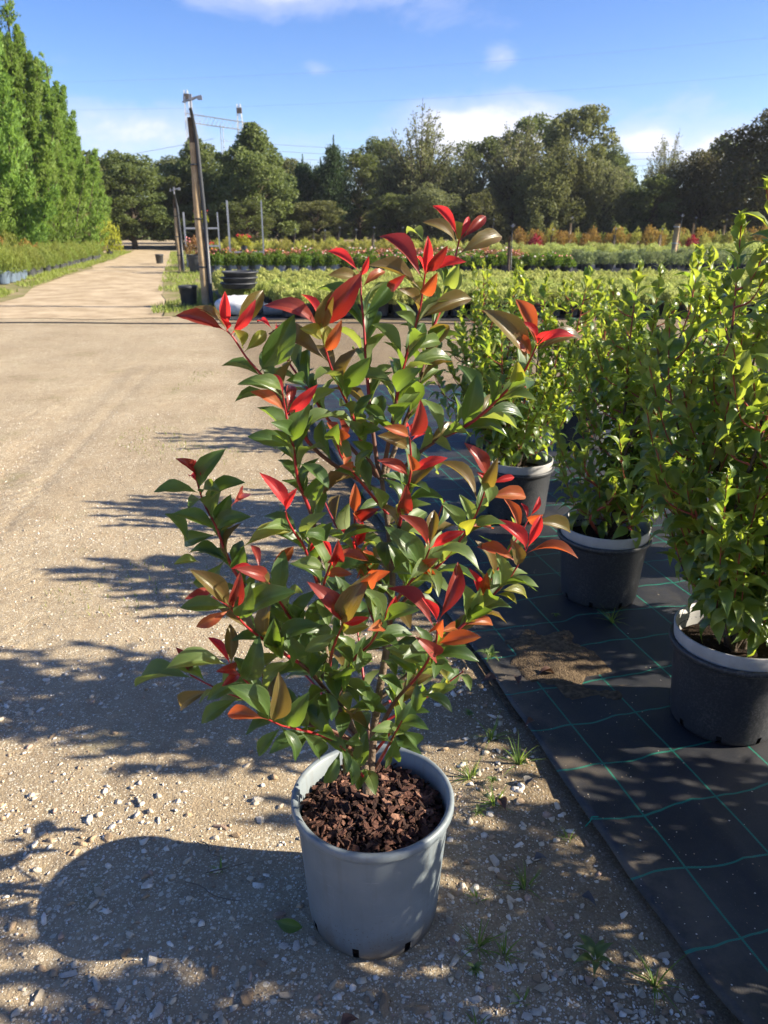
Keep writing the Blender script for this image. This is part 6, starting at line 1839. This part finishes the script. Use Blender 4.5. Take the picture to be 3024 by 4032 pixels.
WEEDS = [(.495, 1.31, 2, 'upright weed with long leaves at the lower right'), (.42, 2.62, 2, 'leafy rosette weed on the corner of the cloth'), (.75, 2.98, 1, 'pale weed left of the speckled black pot'), (.21, 1.29, 1, 'small round-leaved weed at the foot of the pot'), (.275, 1.79, 0, 'yellowish seedling on the dirt behind the pot'), (.30, 2.28, 1, 'weed creeping beside the cloth edge'), (.335, 1.93, 1, 'tiny weed in the shade by the cloth')]
for (x, y, k, lab) in WEEDS:
    o = link('weed', WD[k]); o.location = (x, y, spot_z(x, y) - .001); o.rotation_euler = (0, 0, random.uniform(0, 6.28))
    if k == 1: o.scale = (.8, .8, .8)
    tag(o, lab, 'weed')

# dirt swept onto the cloth, dead leaves, twigs
hv, hf = [], []
uc, vc = 0.30, -0.02
nn = 40
for i in range(nn + 1):
    for j in range(nn + 1):
        du, dv = (i / nn - .5) * .62, (j / nn - .5) * .62
        rr = math.hypot(du / .17, dv / .26) + .55 * noise.noise((du * 9, dv * 9, 3))
        u, v = uc + du, vc + dv
        hz = .022 * max(0, 1 - rr) ** .8 + (.004 * noise.noise((du * 60, dv * 60, 1)) if rr < 1 else 0)
        hv.append((EDGE[0] + EU[0] * u + EV[0] * v, EDGE[1] + EU[1] * u + EV[1] * v, cloth_z(u, v) + hz - (.012 if rr >= 1 else -.001)))
for i in range(nn):
    for j in range(nn):
        k = i * (nn + 1) + j
        hf.append((k, k + nn + 1, k + nn + 2, k + 1))
m_dirt = plain('swept_dirt', (0.16, 0.115, 0.07), .95, scale=50, c2=(0.07, 0.05, 0.032), bump=.9, bscale=160, spec=.1)
tag(link('dirt_heap', mesh('dirt_heap', hv, hf, m_dirt, True)), 'low heap of swept dirt and litter on the cloth', 'dirt heap')
m_dead = leaf_mat('dead_leaf', (0.10, 0.045, 0.03), (0.12, 0.07, 0.045), (0.2, 0.08, 0.03), .1, .6, var=.5)
m_slate = leaf_mat('grey_dead_leaf', (0.075, 0.07, 0.065), (0.06, 0.06, 0.06), (0.06, 0.06, 0.06), .05, .5, var=.4)
dl = {}
for nm, mt in (('b', m_dead), ('s', m_slate)):
    v, f, uv = leaf_template(.22, 1.0, 1.0, .3, rows=LR, cols=2)
    dl[nm] = mesh('dead_leaf', v, f, mt, True, uv=uv)
DEAD = [(.43, 2.48, .07, 'b', 'brown dead leaf at the left end of the dirt heap'), (.50, 2.44, .06, 'b', 'curled dead leaf on the near side of the dirt heap'), (.66, 2.52, .08, 'b', 'reddish dead leaf on the right of the dirt heap'), (.43, 1.90, .055, 's', 'grey withered leaf under the cloth edge'), (.40, 1.615, .045, 's', 'round grey withered leaf beside the white stones'), (.50, 1.50, .05, 's', 'dark withered leaf tucked below the cloth edge'), (-.10, 1.155, .05, 'b', 'small reddish-brown leaf at the bottom centre'), (.52, 2.22, .05, 'b', 'narrow brown leaf standing on the cloth'), (.36, 1.80, .06, 'b', 'dark red leaf lying behind the pot'), (-.14, 1.45, .05, 's', 'dark scrap at the left foot of the pot')]
for (x, y, s, kd, lab) in DEAD:
    a_ = random.uniform(0, 6.28)
    o = link('dead_leaf', dl[kd]); o.matrix_local = leaf_matrix(Vector((x, y, spot_z(x, y) + .006)), Vector((x + s * math.cos(a_), y + s * math.sin(a_), spot_z(x, y) + .012)), s * .5, Vector((random.uniform(-.4, .4), random.uniform(-.4, .4), 1)))
    tag(o, lab, 'dead leaf')
o = link('fallen_leaf', leaf_me['G', 0]); o.matrix_local = leaf_matrix(Vector((-.275, 1.42, .020)), Vector((-.20, 1.405, .012)), .032, Vector((.1, -.75, .6)))
tag(o, 'fresh green leaf fallen on the gravel left of the pot', 'fallen leaf')
m_twig = plain('dry_twig', (0.17, 0.13, 0.09), .9, scale=30)
for (x, y, L, a_, lab) in ((-.48, 1.66, .10, -.6, 'dark twig on the gravel left of the pot'), (-.45, 1.52, .16, -.35, 'thin dry twig in the pot shadow'), (-.42, 1.60, .12, .4, 'pale dry twig crossing the pot shadow'), (-.62, 2.66, .22, -.1, 'long dark twig left behind the photinia'), (.45, 1.25, .09, 1.7, 'crooked twig at the lower right'), (.80, 2.45, .25, .05, 'thin twig on the cloth right of the dirt heap')):
    b = MB()
    pts = [(x + L * (q - .5) * math.cos(a_) + .01 * math.sin(q * 7), y + L * (q - .5) * math.sin(a_) + .006 * math.cos(q * 5), spot_z(x, y) + .006 + .004 * math.sin(q * 4)) for q in np.linspace(0, 1, 7)]
    b.tube(pts, [.0014, .0018, .0018, .0016, .0015, .0013, .0008], 6)
    tag(b.build('twig', m_twig, smooth=True), lab, 'twig')

# turf on the verges and thin grass on the near dirt
def grass_field(name, pts, label, L, parent=None):
    g_ = random.Random(len(pts))
    v, f, r_ = [], [], []
    for (x, y, z) in pts:
        a_ = g_.uniform(0, 6.28)
        ln = L * g_.uniform(.5, 1.3)
        lx, ly = math.cos(a_) * ln * .5, math.sin(a_) * ln * .5
        w = ln * .10
        i = len(v)
        v += [(x - ly / ln * w * 2, y + lx / ln * w * 2, z), (x + ly / ln * w * 2, y - lx / ln * w * 2, z), (x + lx, y + ly, z + ln)]
        f.append((i, i + 1, i + 2)); t_ = g_.random(); r_ += [t_] * 3
    return tag(link(name, mesh(name, v, np.array(f), m_turfblade, rnd=r_)), label, 'grass', kind='stuff')


m_turfblade = far_leaf('turf_blade', (0.14, 0.17, 0.03), (0.25, 0.29, 0.06), (0.4, 0.46, 0.08), .3)
pts = []
for k in range(15000):
    y = 13.6 + 34 * random.random() ** 1.4
    q = (y - 13.5) / 36.5
    x0, x1 = -9.6 - 6.6 * q, -7.9 - 7.4 * q
    x = random.uniform(x0, x1 + .15)
    if noise.noise((x * .9, y * .5, 2)) > -.18:
        pts.append((x, y, .03))
grass_field('verge_grass', pts, 'short green grass along the left of the track', .10)
pts = []
for k in range(9000):
    y = 14.2 + 33 * random.random() ** 1.5
    q = (y - 14.5) / 33.5
    x = random.uniform(-4.3 - 8.3 * q, -2.9 - 8.3 * q)
    if noise.noise((x * .9, y * .6, 5)) > -.1:
        pts.append((x, y, .03))
grass_field('verge_grass', pts, 'patchy grass between the track and the flower beds', .09)
pts = []
for k in range(9000):
    y, x = random.uniform(3.0, 9.0), random.uniform(-2.2, .5)
    if noise.noise((x * .8, y * .8, 21)) > .22 and cloth_uv(x, y)[0] < 0:
        pts.append((x, y, ground_z(x, y)))
grass_field('thin_grass', pts, 'thin yellowish grass seedlings on the dirt behind the photinia', .022)


# ------------------------------------------------------------------ the morning air between here and the trees
m_haze, t, out = new_mat('morning_haze')
pv_ = N(t, 'ShaderNodeVolumePrincipled', ins={'Color': (0.86, 0.91, 1.0, 1), 'Density': HAZE, 'Anisotropy': 0.2})
t.links.new(pv_.outputs[0], out.inputs['Volume'])
b = MB(); b.box((0, 700, 14.0), (2000, 1700, 30.0))     # haze_box: from a metre under the ground to above the pylon
tag(b.build('haze', m_haze), 'thin morning haze over the nursery', 'haze', kind='stuff')
